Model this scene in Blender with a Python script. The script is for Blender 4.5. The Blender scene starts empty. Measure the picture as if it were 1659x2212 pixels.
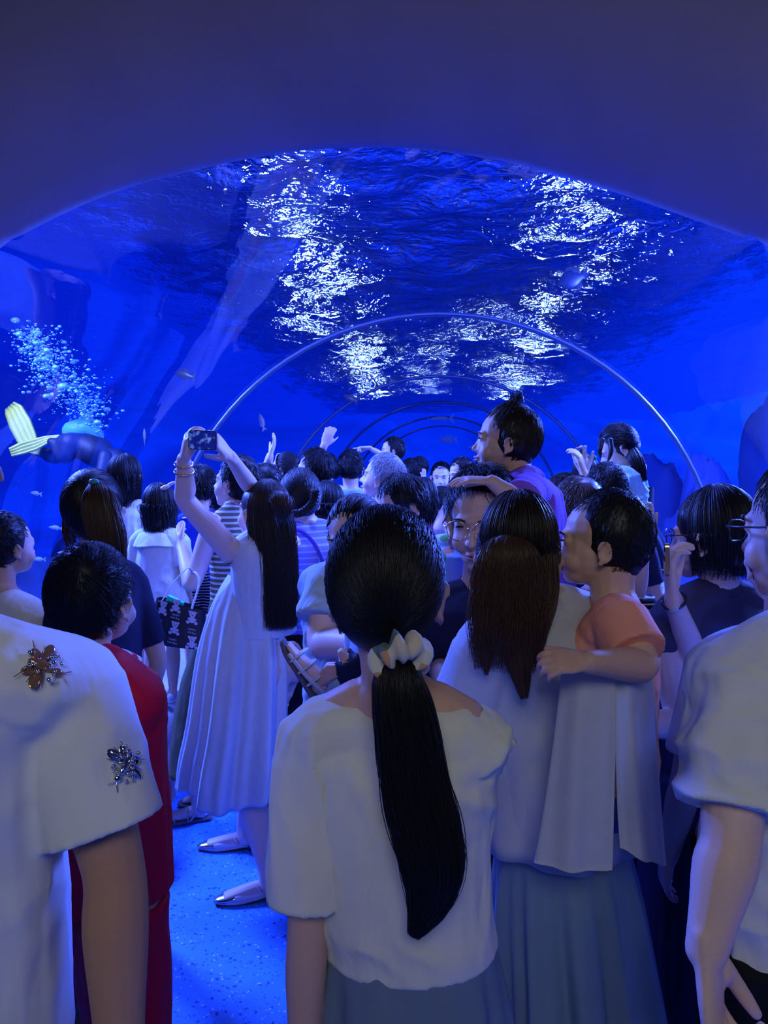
import bpy, math, random
import numpy as np
from mathutils import Vector, Matrix
PI = math.pi
S = bpy.context.scene
COL = S.collection
rng = np.random.default_rng(7)
random.seed(7)

# ------------------------------------------------------------ camera
FPX = 1600.0; CX = 829.5; CY = 1106.0
YAW = math.atan(130/FPX); PITCH = math.atan(96/FPX)
CAMP = np.array([0.0, 0.0, 1.6])
FW = np.array([-math.sin(YAW)*math.cos(PITCH), math.cos(YAW)*math.cos(PITCH), -math.sin(PITCH)])
RT = np.array([math.cos(YAW), math.sin(YAW), 0.0])
UP = np.cross(RT, FW)
def W(px, py, d):
    """point of the place seen at (px, py) of the photograph, d metres deep"""
    return CAMP + d*(FW + (px-CX)/FPX*RT - (py-CY)/FPX*UP)
cam = bpy.data.cameras.new('camera'); camo = bpy.data.objects.new('camera', cam); COL.objects.link(camo)
cam.sensor_fit = 'VERTICAL'; cam.sensor_height = 36.0; cam.lens = 36.0*FPX/2212.0
cam.clip_start = 0.02; cam.clip_end = 200
camo.matrix_world = Matrix(((RT[0], UP[0], -FW[0], CAMP[0]), (RT[1], UP[1], -FW[1], CAMP[1]), (RT[2], UP[2], -FW[2], CAMP[2]), (0, 0, 0, 1)))
S.camera = camo

# ------------------------------------------------------------ maths
def V(*a): return np.array(a, float)
def nrm(v):
    n = np.linalg.norm(v); return v/n if n > 1e-9 else v
def Rz(a): c, s = math.cos(a), math.sin(a); return np.array([[c, -s, 0], [s, c, 0], [0, 0, 1.0]])
def Rx(a): c, s = math.cos(a), math.sin(a); return np.array([[1.0, 0, 0], [0, c, -s], [0, s, c]])
def Ry(a): c, s = math.cos(a), math.sin(a); return np.array([[c, 0, s], [0, 1.0, 0], [-s, 0, c]])
D = math.radians
def _h(ix, iy, iz):
    n = (ix*374761393 + iy*668265263 + iz*2147483647 + 1274126177) & 0xffffffff
    n = ((n ^ (n >> 13))*1274126177) & 0xffffffff
    return ((n ^ (n >> 16)) & 0xffff)/32767.5 - 1.0
def vnoise(p):
    p = np.asarray(p, float); i = np.floor(p).astype(np.int64); f = p-i; f = f*f*(3-2*f); r = 0
    for a in (0, 1):
        for b in (0, 1):
            for c in (0, 1):
                w = (f[:, 0] if a else 1-f[:, 0])*(f[:, 1] if b else 1-f[:, 1])*(f[:, 2] if c else 1-f[:, 2])
                r = r + w*_h(i[:, 0]+a, i[:, 1]+b, i[:, 2]+c)
    return r
def catmull(P, n):
    """resample rows of P (points with any number of columns) n steps per span"""
    P = np.asarray(P, float)
    if len(P) < 3 or n <= 1:
        if n <= 1: return P
        return np.array([P[0]+(P[-1]-P[0])*t for t in np.linspace(0, 1, n+1)]) if len(P) == 2 else P
    Q = np.vstack([2*P[0]-P[1], P, 2*P[-1]-P[-2]]); out = []
    for i in range(1, len(Q)-2):
        for k in range(n):
            t = k/n
            out.append(.5*((2*Q[i])+(-Q[i-1]+Q[i+1])*t+(2*Q[i-1]-5*Q[i]+4*Q[i+1]-Q[i+2])*t*t+(-Q[i-1]+3*Q[i]-3*Q[i+1]+Q[i+2])*t**3))
    out.append(Q[-2]); return np.array(out)

# ------------------------------------------------------------ mesh pieces: (verts, quads[, tris])
def mesh_from(name, verts, faces, smooth=True):
    me = bpy.data.meshes.new(name)
    verts = np.asarray(verts, np.float32)
    if isinstance(faces, np.ndarray) and faces.ndim == 2:
        nf, k = faces.shape
        me.vertices.add(len(verts)); me.vertices.foreach_set('co', verts.ravel())
        me.loops.add(nf*k); me.loops.foreach_set('vertex_index', faces.astype(np.int32).ravel())
        me.polygons.add(nf); me.polygons.foreach_set('loop_start', np.arange(0, nf*k, k, dtype=np.int32))
        me.update(calc_edges=True)
    else:
        me.from_pydata([tuple(v) for v in verts], [], [tuple(int(i) for i in f) for f in faces])
    me.validate()
    if smooth: me.polygons.foreach_set('use_smooth', np.ones(len(me.polygons), bool))
    me.update(); return me
class MB:
    def __init__(s): s.v = []; s.f = []; s.n = 0
    def add(s, vf, M=None):
        v, f = vf; v = np.asarray(v, float)
        if M is not None: v = v @ M[0].T + M[1]
        s.v.append(v); s.f += [tuple(i+s.n for i in q) for q in f]; s.n += len(v); return s
    def verts(s): return np.vstack(s.v)
def ring(c, a, b, rx, ry, n, sq=2.0):
    t = np.linspace(0, 2*PI, n, endpoint=False); ct, st = np.cos(t), np.sin(t)
    e = 2.0/sq
    x = np.sign(ct)*np.abs(ct)**e*rx; y = np.sign(st)*np.abs(st)**e*ry
    return c + np.outer(x, a) + np.outer(y, b)
def chain(pts, n=14, sub=4, ref=None, round_ends=True, sq=2.0):
    """closed limb through (x, y, z, r[, r2]) rows; r2 lies along ref"""
    P = np.array([list(p)+([p[3]] if len(p) == 4 else []) for p in pts], float)
    P = catmull(P, sub) if len(P) > 2 else catmull(P, max(1, sub))
    P[:, 3:] = np.maximum(P[:, 3:], 1e-4)
    C = P[:, :3]; T = np.gradient(C, axis=0); T = np.array([nrm(t) for t in T])
    a = nrm(np.cross(T[0], V(0, 0, 1) if ref is None else ref))
    if np.linalg.norm(a) < .5: a = nrm(np.cross(T[0], V(1, 0.01, 0)))
    rings = []; 
    def fr(i, a):
        a = nrm(a - T[i]*np.dot(a, T[i])); return a, np.cross(T[i], a)
    if round_ends:
        A, B = fr(0, a)
        for th in (80, 50, 25):
            rings.append(ring(C[0]-T[0]*min(P[0, 3], P[0, 4])*math.sin(D(th)), A, B, P[0, 3]*math.cos(D(th)), P[0, 4]*math.cos(D(th)), n, sq))
    for i in range(len(C)):
        if ref is not None:
            aa = np.cross(T[i], ref)
            if np.linalg.norm(aa) > .2: a = nrm(aa)
        A, B = fr(i, a); a = A
        rings.append(ring(C[i], A, B, P[i, 3], P[i, 4], n, sq))
    if round_ends:
        for th in (25, 50, 80):
            rings.append(ring(C[-1]+T[-1]*min(P[-1, 3], P[-1, 4])*math.sin(D(th)), A, B, P[-1, 3]*math.cos(D(th)), P[-1, 4]*math.cos(D(th)), n, sq))
    return close_rings(rings, n)
def close_rings(rings, n):
    k = len(rings); v = np.vstack(rings+[rings[0].mean(0)[None], rings[-1].mean(0)[None]]); f = []
    for i in range(k-1):
        for j in range(n):
            j2 = (j+1) % n; f.append((i*n+j, i*n+j2, (i+1)*n+j2, (i+1)*n+j))
    for j in range(n):
        j2 = (j+1) % n; f.append((k*n, j2, j)); f.append((k*n+1, (k-1)*n+j, (k-1)*n+j2))
    return v, f
def ell(c, r, R=None, n=16, m=10):
    """ellipsoid"""
    v = [[0, 0, 1]]; 
    for i in range(1, m):
        th = PI*i/m
        for j in range(n):
            ph = 2*PI*j/n; v.append([math.sin(th)*math.cos(ph), math.sin(th)*math.sin(ph), math.cos(th)])
    v.append([0, 0, -1]); v = np.array(v)*np.array(r); f = []
    for j in range(n):
        j2 = (j+1) % n
        f.append((0, 1+j, 1+j2)); f.append((len(v)-1, 1+(m-2)*n+j2, 1+(m-2)*n+j))
        for i in range(m-2):
            f.append((1+i*n+j, 1+(i+1)*n+j, 1+(i+1)*n+j2, 1+i*n+j2))
    if R is not None: v = v @ R.T
    return v+np.array(c), f
def xf(vf, R, t, s=1.0): return (np.asarray(vf[0])*s) @ R.T + t, vf[1]
def box(c, h, R=None):
    v = np.array([[x, y, z] for x in (-1, 1) for y in (-1, 1) for z in (-1, 1)], float)*np.array(h)
    if R is not None: v = v @ R.T
    return v+np.array(c), [(0, 1, 3, 2), (4, 6, 7, 5), (0, 4, 5, 1), (2, 3, 7, 6), (0, 2, 6, 4), (1, 5, 7, 3)]
def fuse(parts, voxel=.008, smooth=3):
    """one continuous surface around all the pieces -> (verts, faces, normals)"""
    mb = MB()
    for p in parts: mb.add(p)
    me = mesh_from('t', mb.verts(), mb.f)
    o = bpy.data.objects.new('t', me); COL.objects.link(o)
    m = o.modifiers.new('r', 'REMESH'); m.mode = 'VOXEL'; m.voxel_size = voxel; m.adaptivity = 0
    if smooth:
        q = o.modifiers.new('s', 'SMOOTH'); q.iterations = smooth; q.factor = .5
    dg = bpy.context.evaluated_depsgraph_get(); e = o.evaluated_get(dg); em = e.to_mesh()
    nv = len(em.vertices); co = np.empty(nv*3, np.float32); em.vertices.foreach_get('co', co)
    no = np.empty(nv*3, np.float32); em.vertices.foreach_get('normal', no)
    nl = len(em.loops); li = np.empty(nl, np.int32); em.loops.foreach_get('vertex_index', li)
    npz = len(em.polygons); lt = np.empty(npz, np.int32); em.polygons.foreach_get('loop_total', lt)
    e.to_mesh_clear(); bpy.data.objects.remove(o); bpy.data.meshes.remove(me)
    if npz and (lt == 4).all(): f = li.reshape(-1, 4)
    else:
        f = []; k = 0
        for t in lt: f.append(tuple(li[k:k+t])); k += t
    return co.reshape(-1, 3).astype(float), f, no.reshape(-1, 3).astype(float)
def folds(v, n, amp, sc=(.09, .09, .3), seed=0, ridge=True):
    """cloth folds: a ridged noise pushed along the normals"""
    q = v/np.array(sc)+seed*7.3
    w = v/.2+seed
    q = q + .9*np.stack([vnoise(w), vnoise(w+31), vnoise(w+57)], 1)
    a = vnoise(q); b = vnoise(q*2.1+9)
    h = (1-2*np.abs(a))*.7+.3*(1-2*np.abs(b)) if ridge else a
    return v + n*(h*amp)[:, None]

def strands(P, r0, r1=None, sides=3):
    """P (N, K, 3) polylines -> hair-thin tubes"""
    N, K, _ = P.shape
    r1 = r0*.35 if r1 is None else r1
    T = np.gradient(P, axis=1); T /= np.linalg.norm(T, axis=2, keepdims=True)+1e-9
    ref = rng.normal(size=(N, 1, 3)); A = np.cross(T, ref); A /= np.linalg.norm(A, axis=2, keepdims=True)+1e-9
    B = np.cross(T, A); rr = np.interp(np.linspace(0, 1, K), [0, .55, 1], [r0, r0, r1])[None, :, None]
    R = []
    for k in range(sides):
        a = 2*PI*k/sides; R.append(P + (A*math.cos(a)+B*math.sin(a))*rr)
    Vv = np.stack(R, 2).reshape(-1, 3)       # N,K,sides
    idx = np.arange(N*K*sides).reshape(N, K, sides)
    nx = np.roll(idx, -1, axis=2)
    f = np.stack([idx[:, :-1], nx[:, :-1], nx[:, 1:], idx[:, 1:]], -1).reshape(-1, 4)
    return Vv, f

# ------------------------------------------------------------ objects
def put(name, vf, mat, parent=None, base=None, smooth=True, **props):
    if vf is None: return None
    v = np.asarray(vf[0], float); f = vf[1]
    if parent is not None: b = np.array(parent['_b']); 
    else: b = v.mean(0)*0 if base is None else np.array(base)
    o = bpy.data.objects.new(name, mesh_from(name, v-b, f, smooth)); COL.objects.link(o)
    if mat: o.data.materials.append(mat)
    if parent is not None: o.parent = parent; o['_b'] = list(b)
    else: o.location = b; o['_b'] = list(b)
    for k, x in props.items(): o[k] = x
    return o
def empty(name, base, label, cat, group=None):
    o = bpy.data.objects.new(name, None); o.location = base; o['_b'] = list(map(float, base)); COL.objects.link(o)
    o.empty_display_size = .1
    o['label'] = label; o['category'] = cat
    if group: o['group'] = group
    return o
def joinvf(*vs):
    mb = MB()
    for v in vs:
        if v is not None: mb.add((v[0], v[1]))
    return mb.verts(), mb.f

# ------------------------------------------------------------ materials
def new_mat(name):
    m = bpy.data.materials.new(name); m.use_nodes = True; nt = m.node_tree
    return m, nt, nt.nodes['Principled BSDF']
def N_(nt, t, **kw):
    n = nt.nodes.new(t)
    for k, v in kw.items():
        if k in n.inputs: n.inputs[k].default_value = v
        else: setattr(n, k, v)
    return n
_mc = {}
def cloth(name, col, rough=.85, col2=None, stripe=None, bump=.25, wr=0.0, trans=0.0, spec=.2, vary=.06, wrs=9.0, sheen=0.0):
    """woven cloth; stripe=(count per metre, share of second colour, axis)"""
    if name in _mc: return _mc[name]
    m, nt, b = new_mat(name); L = nt.links
    tc = N_(nt, 'ShaderNodeTexCoord')
    nz = N_(nt, 'ShaderNodeTexNoise'); nz.inputs['Scale'].default_value = 260; L.new(tc.outputs['Object'], nz.inputs['Vector'])
    bp = N_(nt, 'ShaderNodeBump'); bp.inputs['Strength'].default_value = bump; bp.inputs['Distance'].default_value = .001
    L.new(nz.outputs['Fac'], bp.inputs['Height'])
    if wr > 0:
        mp = N_(nt, 'ShaderNodeMapping'); mp.inputs['Scale'].default_value = (1, 1, .35); L.new(tc.outputs['Object'], mp.inputs['Vector'])
        n2 = N_(nt, 'ShaderNodeTexNoise'); n2.inputs['Scale'].default_value = wrs; n2.inputs['Detail'].default_value = 3; n2.inputs['Distortion'].default_value = .6
        L.new(mp.outputs[0], n2.inputs['Vector'])
        b2 = N_(nt, 'ShaderNodeBump'); b2.inputs['Strength'].default_value = wr; b2.inputs['Distance'].default_value = .03
        L.new(n2.outputs['Fac'], b2.inputs['Height']); L.new(bp.outputs[0], b2.inputs['Normal']); L.new(b2.outputs[0], b.inputs['Normal'])
    else: L.new(bp.outputs[0], b.inputs['Normal'])
    n3 = N_(nt, 'ShaderNodeTexNoise'); n3.inputs['Scale'].default_value = 30; L.new(tc.outputs['Object'], n3.inputs['Vector'])
    mx = N_(nt, 'ShaderNodeMix', data_type='RGBA'); mx.inputs['A'].default_value = (*[c*(1-vary) for c in col], 1); mx.inputs['B'].default_value = (*[min(1, c*(1+vary)) for c in col], 1)
    L.new(n3.outputs['Fac'], mx.inputs['Factor']); out = mx.outputs['Result']
    if stripe:
        fr, sh, ax = stripe
        sp = N_(nt, 'ShaderNodeSeparateXYZ'); L.new(tc.outputs['Object'], sp.inputs[0])
        mu = N_(nt, 'ShaderNodeMath', operation='MULTIPLY'); mu.inputs[1].default_value = fr; L.new(sp.outputs[ax], mu.inputs[0])
        fc = N_(nt, 'ShaderNodeMath', operation='FRACT'); L.new(mu.outputs[0], fc.inputs[0])
        lt = N_(nt, 'ShaderNodeMath', operation='LESS_THAN'); lt.inputs[1].default_value = sh; L.new(fc.outputs[0], lt.inputs[0])
        m2 = N_(nt, 'ShaderNodeMix', data_type='RGBA'); L.new(lt.outputs[0], m2.inputs['Factor']); L.new(out, m2.inputs['A']); m2.inputs['B'].default_value = (*col2, 1)
        out = m2.outputs['Result']
    L.new(out, b.inputs['Base Color'])
    b.inputs['Roughness'].default_value = rough; b.inputs['Specular IOR Level'].default_value = spec
    if sheen: b.inputs['Sheen Weight'].default_value = sheen
    if trans > 0:
        tr = N_(nt, 'ShaderNodeBsdfTranslucent'); L.new(out, tr.inputs['Color'])
        ms = N_(nt, 'ShaderNodeMixShader'); ms.inputs[0].default_value = trans
        L.new(b.outputs[0], ms.inputs[1]); L.new(tr.outputs[0], ms.inputs[2]); L.new(ms.outputs[0], nt.nodes['Material Output'].inputs[0])
    _mc[name] = m; return m
def plain(name, col, rough=.5, metal=0.0, spec=.5, bump=0.0, scale=60, emit=None, alpha=None):
    if name in _mc: return _mc[name]
    m, nt, b = new_mat(name); L = nt.links
    tc = N_(nt, 'ShaderNodeTexCoord'); nz = N_(nt, 'ShaderNodeTexNoise'); nz.inputs['Scale'].default_value = scale; nz.inputs['Detail'].default_value = 4
    L.new(tc.outputs['Object'], nz.inputs['Vector'])
    mx = N_(nt, 'ShaderNodeMix', data_type='RGBA'); mx.inputs['A'].default_value = (*[c*.93 for c in col], 1); mx.inputs['B'].default_value = (*[min(1, c*1.07) for c in col], 1)
    L.new(nz.outputs['Fac'], mx.inputs['Factor']); L.new(mx.outputs['Result'], b.inputs['Base Color'])
    b.inputs['Roughness'].default_value = rough; b.inputs['Metallic'].default_value = metal; b.inputs['Specular IOR Level'].default_value = spec
    if bump:
        bp = N_(nt, 'ShaderNodeBump'); bp.inputs['Strength'].default_value = bump; bp.inputs['Distance'].default_value = .004
        L.new(nz.outputs['Fac'], bp.inputs['Height']); L.new(bp.outputs[0], b.inputs['Normal'])
    if emit: b.inputs['Emission Color'].default_value = (*emit[0], 1); b.inputs['Emission Strength'].default_value = emit[1]
    _mc[name] = m; return m
SKIN = plain('skin', (.62, .38, .28), .5, spec=.3, bump=.05, scale=180)
SKIN2 = plain('skin_fair', (.74, .50, .40), .5, spec=.3, bump=.05, scale=180)
SKIN3 = plain('skin_tan', (.46, .255, .17), .5, spec=.3, bump=.05, scale=180)
HAIR = plain('hair_black', (.005, .0045, .007), .46, spec=.36, scale=400)
HAIRB = plain('hair_brown', (.055, .027, .014), .42, spec=.4, scale=400)
HAIRD = plain('hair_dark_brown', (.016, .010, .009), .4, spec=.4, scale=400)
HAIRG = plain('hair_grey', (.30, .31, .35), .5, spec=.3, scale=400)
LIP = plain('lips', (.42, .16, .14), .5)
EYE = plain('eye_dark', (.01, .008, .008), .15, spec=.6)
EYEW = plain('eye_white', (.55, .53, .5), .25)
BROW = plain('brow', (.02, .014, .012), .8)

MOUTH_W = 110; HALL_W = 50; TANK_W = 1000
LAMPS = []
_r = random.Random(5)
for i in range(10):
    LAMPS.append((-2.1+_r.uniform(-.5, .5), 6.6+i*2.1+_r.uniform(-.5, .5), -1)); LAMPS.append((2.0+_r.uniform(-.5, .5), 7.4+i*2.1+_r.uniform(-.5, .5), 1))
for i in range(5): LAMPS.append((_r.uniform(-.8, .8), 15+i*2.4, 1))
# ============================================================ the place
TX = -0.07; TZ = 0.58; TR = 2.22; YP = 2.75
# world: the open blue water all around the tunnel
w = bpy.data.worlds.new('water_glow'); S.world = w; w.use_nodes = True; nt = w.node_tree; L = nt.links
bg = nt.nodes['Background']
tc = N_(nt, 'ShaderNodeTexCoord'); mp = N_(nt, 'ShaderNodeMapping'); mp.inputs['Scale'].default_value = (1.6, 1.6, 4.5); L.new(tc.outputs['Generated'], mp.inputs[0])
nz = N_(nt, 'ShaderNodeTexNoise'); nz.inputs['Scale'].default_value = 2.4; nz.inputs['Detail'].default_value = 7; nz.inputs['Roughness'].default_value = .62; nz.inputs['Distortion'].default_value = 1.1
L.new(mp.outputs[0], nz.inputs['Vector'])
sx = N_(nt, 'ShaderNodeSeparateXYZ'); L.new(tc.outputs['Generated'], sx.inputs[0])
ma = N_(nt, 'ShaderNodeMath', operation='MULTIPLY_ADD'); ma.inputs[1].default_value = .42; L.new(sx.outputs['X'], ma.inputs[0]); L.new(nz.outputs['Fac'], ma.inputs[2])
cr = N_(nt, 'ShaderNodeValToRGB'); L.new(ma.outputs[0], cr.inputs[0])
e = cr.color_ramp.elements; e[0].position = .25; e[0].color = (.0005, .008, .40, 1); e[1].position = .88; e[1].color = (.001, .060, 1.15, 1)
q = cr.color_ramp.elements.new(.52); q.color = (.0005, .018, .66, 1)
L.new(cr.outputs[0], bg.inputs[0]); bg.inputs[1].default_value = 1.4

def ray_y(px, py, y):
    r = W(px, py, 1.0)-CAMP; return CAMP + r*(y/r[1])
# --- entrance arch, traced where it stands, y = YP
apx = [(0, 537), (50, 507), (100, 480), (200, 434), (300, 398), (380, 378), (450, 361), (560, 339), (660, 325), (780, 318), (900, 322), (1000, 334), (1100, 351), (1200, 377), (1300, 406), (1400, 440), (1500, 475), (1600, 510), (1659, 531)]
arch = [ray_y(x, y, YP)[[0, 2]] for x, y in apx]
a0, a1 = arch[0], arch[-1]
arch = [V(-2.38, -.02), V(-2.42, .6), V(-2.38, 1.2), V(-2.2, 1.75), V(-1.98, (a0[1]+1.75)/2+.08)] + arch + [V(a1[0]+.42, a1[1]-.3), V(2.42, 1.7), V(2.52, 1.2), V(2.56, .6), V(2.54, -.02)]
arch = catmull(np.array(arch), 3)
na = len(arch); cen = V(.1, .9)
def loop(y, k, up=0.0):
    return np.stack([cen[0]+(arch[:, 0]-cen[0])*k, np.full(na, y), cen[1]+(arch[:, 1]-cen[1])*k+up], 1)
rings = [loop(YP+.28, 1.16), loop(YP+.03, 1.012), loop(YP, 1.0), loop(YP-.03, 1.006), loop(YP-.10, 1.04), loop(YP-.2, 1.11), loop(YP-.3, 1.22)]
# carry out to the straight edges of the wall
outer = []
for x, z in arch:
    dx, dz = x-cen[0], z-cen[1]; t = min((3.6/abs(dx)) if abs(dx) > 1e-6 else 9, (2.9/abs(dz)) if dz > 1e-6 else 99)
    outer.append((cen[0]+dx*t, YP-.3, max(cen[1]+dz*t, -.02)))
outer = np.array(outer)
for t in (.25, .6, 1.0): rings.append(rings[6]*(1-t)+outer*t)
for r_ in rings: r_[:, 2] = np.where(arch[:, 1] < 0, -.02, r_[:, 2])
vv = np.vstack(rings); ff = []
for i in range(len(rings)-1):
    for j in range(na-1): ff.append((i*na+j, i*na+j+1, (i+1)*na+j+1, (i+1)*na+j))
m, nt, b = new_mat('dark_plaster'); L = nt.links
tc = N_(nt, 'ShaderNodeTexCoord'); nz = N_(nt, 'ShaderNodeTexNoise'); nz.inputs['Scale'].default_value = .9; nz.inputs['Detail'].default_value = 3
L.new(tc.outputs['Object'], nz.inputs['Vector'])
cr = N_(nt, 'ShaderNodeValToRGB'); L.new(nz.outputs['Fac'], cr.inputs[0]); e = cr.color_ramp.elements
e[0].position = .35; e[0].color = (.19, .165, .25, 1); e[1].position = .7; e[1].color = (.255, .225, .32, 1); L.new(cr.outputs[0], b.inputs['Base Color']); b.inputs['Roughness'].default_value = .8
n2 = N_(nt, 'ShaderNodeTexNoise'); n2.inputs['Scale'].default_value = 3.0; n2.inputs['Detail'].default_value = 4; L.new(tc.outputs['Object'], n2.inputs['Vector'])
bp = N_(nt, 'ShaderNodeBump'); bp.inputs['Distance'].default_value = .06; bp.inputs['Strength'].default_value = .35; L.new(n2.outputs['Fac'], bp.inputs['Height']); L.new(bp.outputs[0], b.inputs['Normal'])
PLASTER = m
def struct(name, vf, mat, smooth=True):
    return put(name, vf, mat, None, smooth=smooth, kind='structure')
struct('wall_front', (vv, ff), PLASTER)
ROOM = plain('room_paint', (.11, .10, .12), .8)
struct('wall_left', box((-3.55, -.9, 1.85), (.05, 3.4, 2.0)), ROOM, False)
struct('wall_right', box((3.75, -.9, 1.85), (.05, 3.4, 2.0)), ROOM, False)
struct('wall_back', box((.1, -4.25, 1.85), (3.7, .05, 2.0)), ROOM, False)
struct('ceiling', box((.1, -.9, 3.85), (3.7, 3.4, .05)), ROOM, False)

# --- floor: blue terrazzo with chips
m, nt, b = new_mat('terrazzo'); L = nt.links; tc = N_(nt, 'ShaderNodeTexCoord')
base = N_(nt, 'ShaderNodeTexNoise'); base.inputs['Scale'].default_value = 2.5; L.new(tc.outputs['Object'], base.inputs['Vector'])
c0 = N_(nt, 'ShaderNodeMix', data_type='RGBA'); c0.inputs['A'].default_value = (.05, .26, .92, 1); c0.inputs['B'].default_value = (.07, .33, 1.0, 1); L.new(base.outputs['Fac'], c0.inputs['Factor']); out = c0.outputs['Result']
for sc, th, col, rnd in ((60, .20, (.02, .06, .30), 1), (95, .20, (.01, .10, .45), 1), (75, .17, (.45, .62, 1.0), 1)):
    vo = N_(nt, 'ShaderNodeTexVoronoi'); vo.inputs['Scale'].default_value = sc
    mpp = N_(nt, 'ShaderNodeMapping'); mpp.inputs['Location'].default_value = (sc, sc*.3, 0); mpp.inputs['Rotation'].default_value = (0, 0, sc); L.new(tc.outputs['Object'], mpp.inputs[0])
    nn = N_(nt, 'ShaderNodeTexNoise'); nn.inputs['Scale'].default_value = 90; L.new(mpp.outputs[0], nn.inputs['Vector'])
    va = N_(nt, 'ShaderNodeMixRGB'); va.inputs[0].default_value = .02; L.new(mpp.outputs[0], va.inputs[1]); L.new(nn.outputs['Color'], va.inputs[2]); L.new(va.outputs[0], vo.inputs['Vector'])
    # chip size differs cell by cell
    mu = N_(nt, 'ShaderNodeMath', operation='MULTIPLY'); sr = N_(nt, 'ShaderNodeSeparateColor'); L.new(vo.outputs['Color'], sr.inputs[0]); L.new(sr.outputs[0], mu.inputs[0]); mu.inputs[1].default_value = th*2.0
    lt = N_(nt, 'ShaderNodeMath', operation='LESS_THAN'); L.new(vo.outputs['Distance'], lt.inputs[0]); L.new(mu.outputs[0], lt.inputs[1])
    mk = N_(nt, 'ShaderNodeMath', operation='GREATER_THAN'); L.new(sr.outputs[1], mk.inputs[0]); mk.inputs[1].default_value = .55
    mm = N_(nt, 'ShaderNodeMath', operation='MULTIPLY'); L.new(lt.outputs[0], mm.inputs[0]); L.new(mk.outputs[0], mm.inputs[1])
    cm = N_(nt, 'ShaderNodeMix', data_type='RGBA'); L.new(mm.outputs[0], cm.inputs['Factor']); L.new(out, cm.inputs['A']); cm.inputs['B'].default_value = (*col, 1); out = cm.outputs['Result']
L.new(out, b.inputs['Base Color']); b.inputs['Roughness'].default_value = .42; b.inputs['Specular IOR Level'].default_value = .35
struct('floor', box((.1, 10, -.06), (3.7, 14.3, .06)), m, False)

# --- rocky kerbs along both sides of the path
ROCK = plain('kerb_rock', (.42, .40, .44), .85, bump=.9, scale=38)
def kerb(name, xin, xout, zt, seed):
    ys = np.arange(YP+.1, 26, .045); prof = [(0, -.03), (.01, .06), (.0, .13), (.012, .2), (.0, .27), (.02, .33), (.07, .37), (.16, .39), (.28, .4), (.4, .4), (.55, .4), (.8, .4)]
    P = catmull(np.array(prof), 3); P[:, 1] *= zt/.4; s = 1 if xout > xin else -1; v = []; n = len(P)
    for y in ys:
        wob = .06*math.sin(y*1.3+seed)+.035*math.sin(y*3.1+seed*2)
        for x, z in P: v.append((xin+s*(x*abs(xout-xin)/.8+wob*(1-x/.8)), y, z))
    v = np.array(v); k = vnoise(v*3.2+seed)*.045+vnoise(v*8+seed)*.022+np.abs(vnoise(v*20))*.010
    fl = np.clip(1-(v[:, 2]/zt-.9)*8, .25, 1); v[:, 0] += s*k*fl; v[:, 2] += k*.35*(v[:, 2] > .02)
    f = [(i*n+j, i*n+j+1, (i+1)*n+j+1, (i+1)*n+j) for i in range(len(ys)-1) for j in range(n-1)]
    f.append(tuple(range(n)))
    return struct(name, (v, f), ROCK)
kerb('trim_1', -1.36, -2.25, .40, 1.0)
kerb('trim_2', 1.03, 2.15, .50, 4.0)
# flat concrete strip on top of the right kerb (step)
# --- acrylic tube
ang = np.radians(np.linspace(-14, 194, 105))
circ = np.stack([TX+TR*np.cos(ang), TZ+TR*np.sin(ang)], 1)
pa = np.array([math.atan2(z-TZ, x-TX) if not (z < TZ and x < TX) else math.atan2(z-TZ, x-TX)+2*PI for x, z in arch]); od = np.argsort(pa)
rad = np.hypot(arch[:, 0]-TX, arch[:, 1]-TZ)
rarch = np.interp(ang, pa[od], rad[od])+.03
ys = [YP, YP+.25, YP+.6, YP+1.0, YP+1.5, YP+2.1, YP+2.8, 5.85, 7, 9, 11, 13, 15, 17, 19, 21, 23, 26]
rg = []
for y in ys:
    t = min(1, (y-YP)/2.2); t = t*t*(3-2*t); r = rarch*(1-t)+TR*t
    rg.append(np.stack([TX+r*np.cos(ang), np.full(len(ang), y), TZ+r*np.sin(ang)], 1))
n = len(ang); f = [(i*n+j, (i+1)*n+j, (i+1)*n+j+1, i*n+j+1) for i in range(len(ys)-1) for j in range(n-1)]
m, nt, b = new_mat('acrylic'); L = nt.links; nt.nodes.remove(b)
tr = N_(nt, 'ShaderNodeBsdfTransparent'); tr.inputs[0].default_value = (.93, .96, 1, 1)
gl = N_(nt, 'ShaderNodeBsdfGlossy'); gl.inputs['Roughness'].default_value = .015
fr = N_(nt, 'ShaderNodeFresnel'); fr.inputs[0].default_value = 1.45
tc = N_(nt, 'ShaderNodeTexCoord'); nz = N_(nt, 'ShaderNodeTexNoise'); nz.inputs['Scale'].default_value = 1.2; nz.inputs['Detail'].default_value = 2; L.new(tc.outputs['Object'], nz.inputs['Vector'])
bp = N_(nt, 'ShaderNodeBump'); bp.inputs['Distance'].default_value = .02; bp.inputs['Strength'].default_value = .25; L.new(nz.outputs['Fac'], bp.inputs['Height']); L.new(bp.outputs[0], gl.inputs['Normal'])
fm = N_(nt, 'ShaderNodeMath', operation='MULTIPLY'); fm.inputs[1].default_value = .09; L.new(fr.outputs[0], fm.inputs[0])
ms = N_(nt, 'ShaderNodeMixShader'); L.new(fm.outputs[0], ms.inputs[0]); L.new(tr.outputs[0], ms.inputs[1]); L.new(gl.outputs[0], ms.inputs[2]); L.new(ms.outputs[0], nt.nodes['Material Output'].inputs[0])
ACRY = m
struct('window_1', (np.vstack(rg), f), ACRY)
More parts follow.
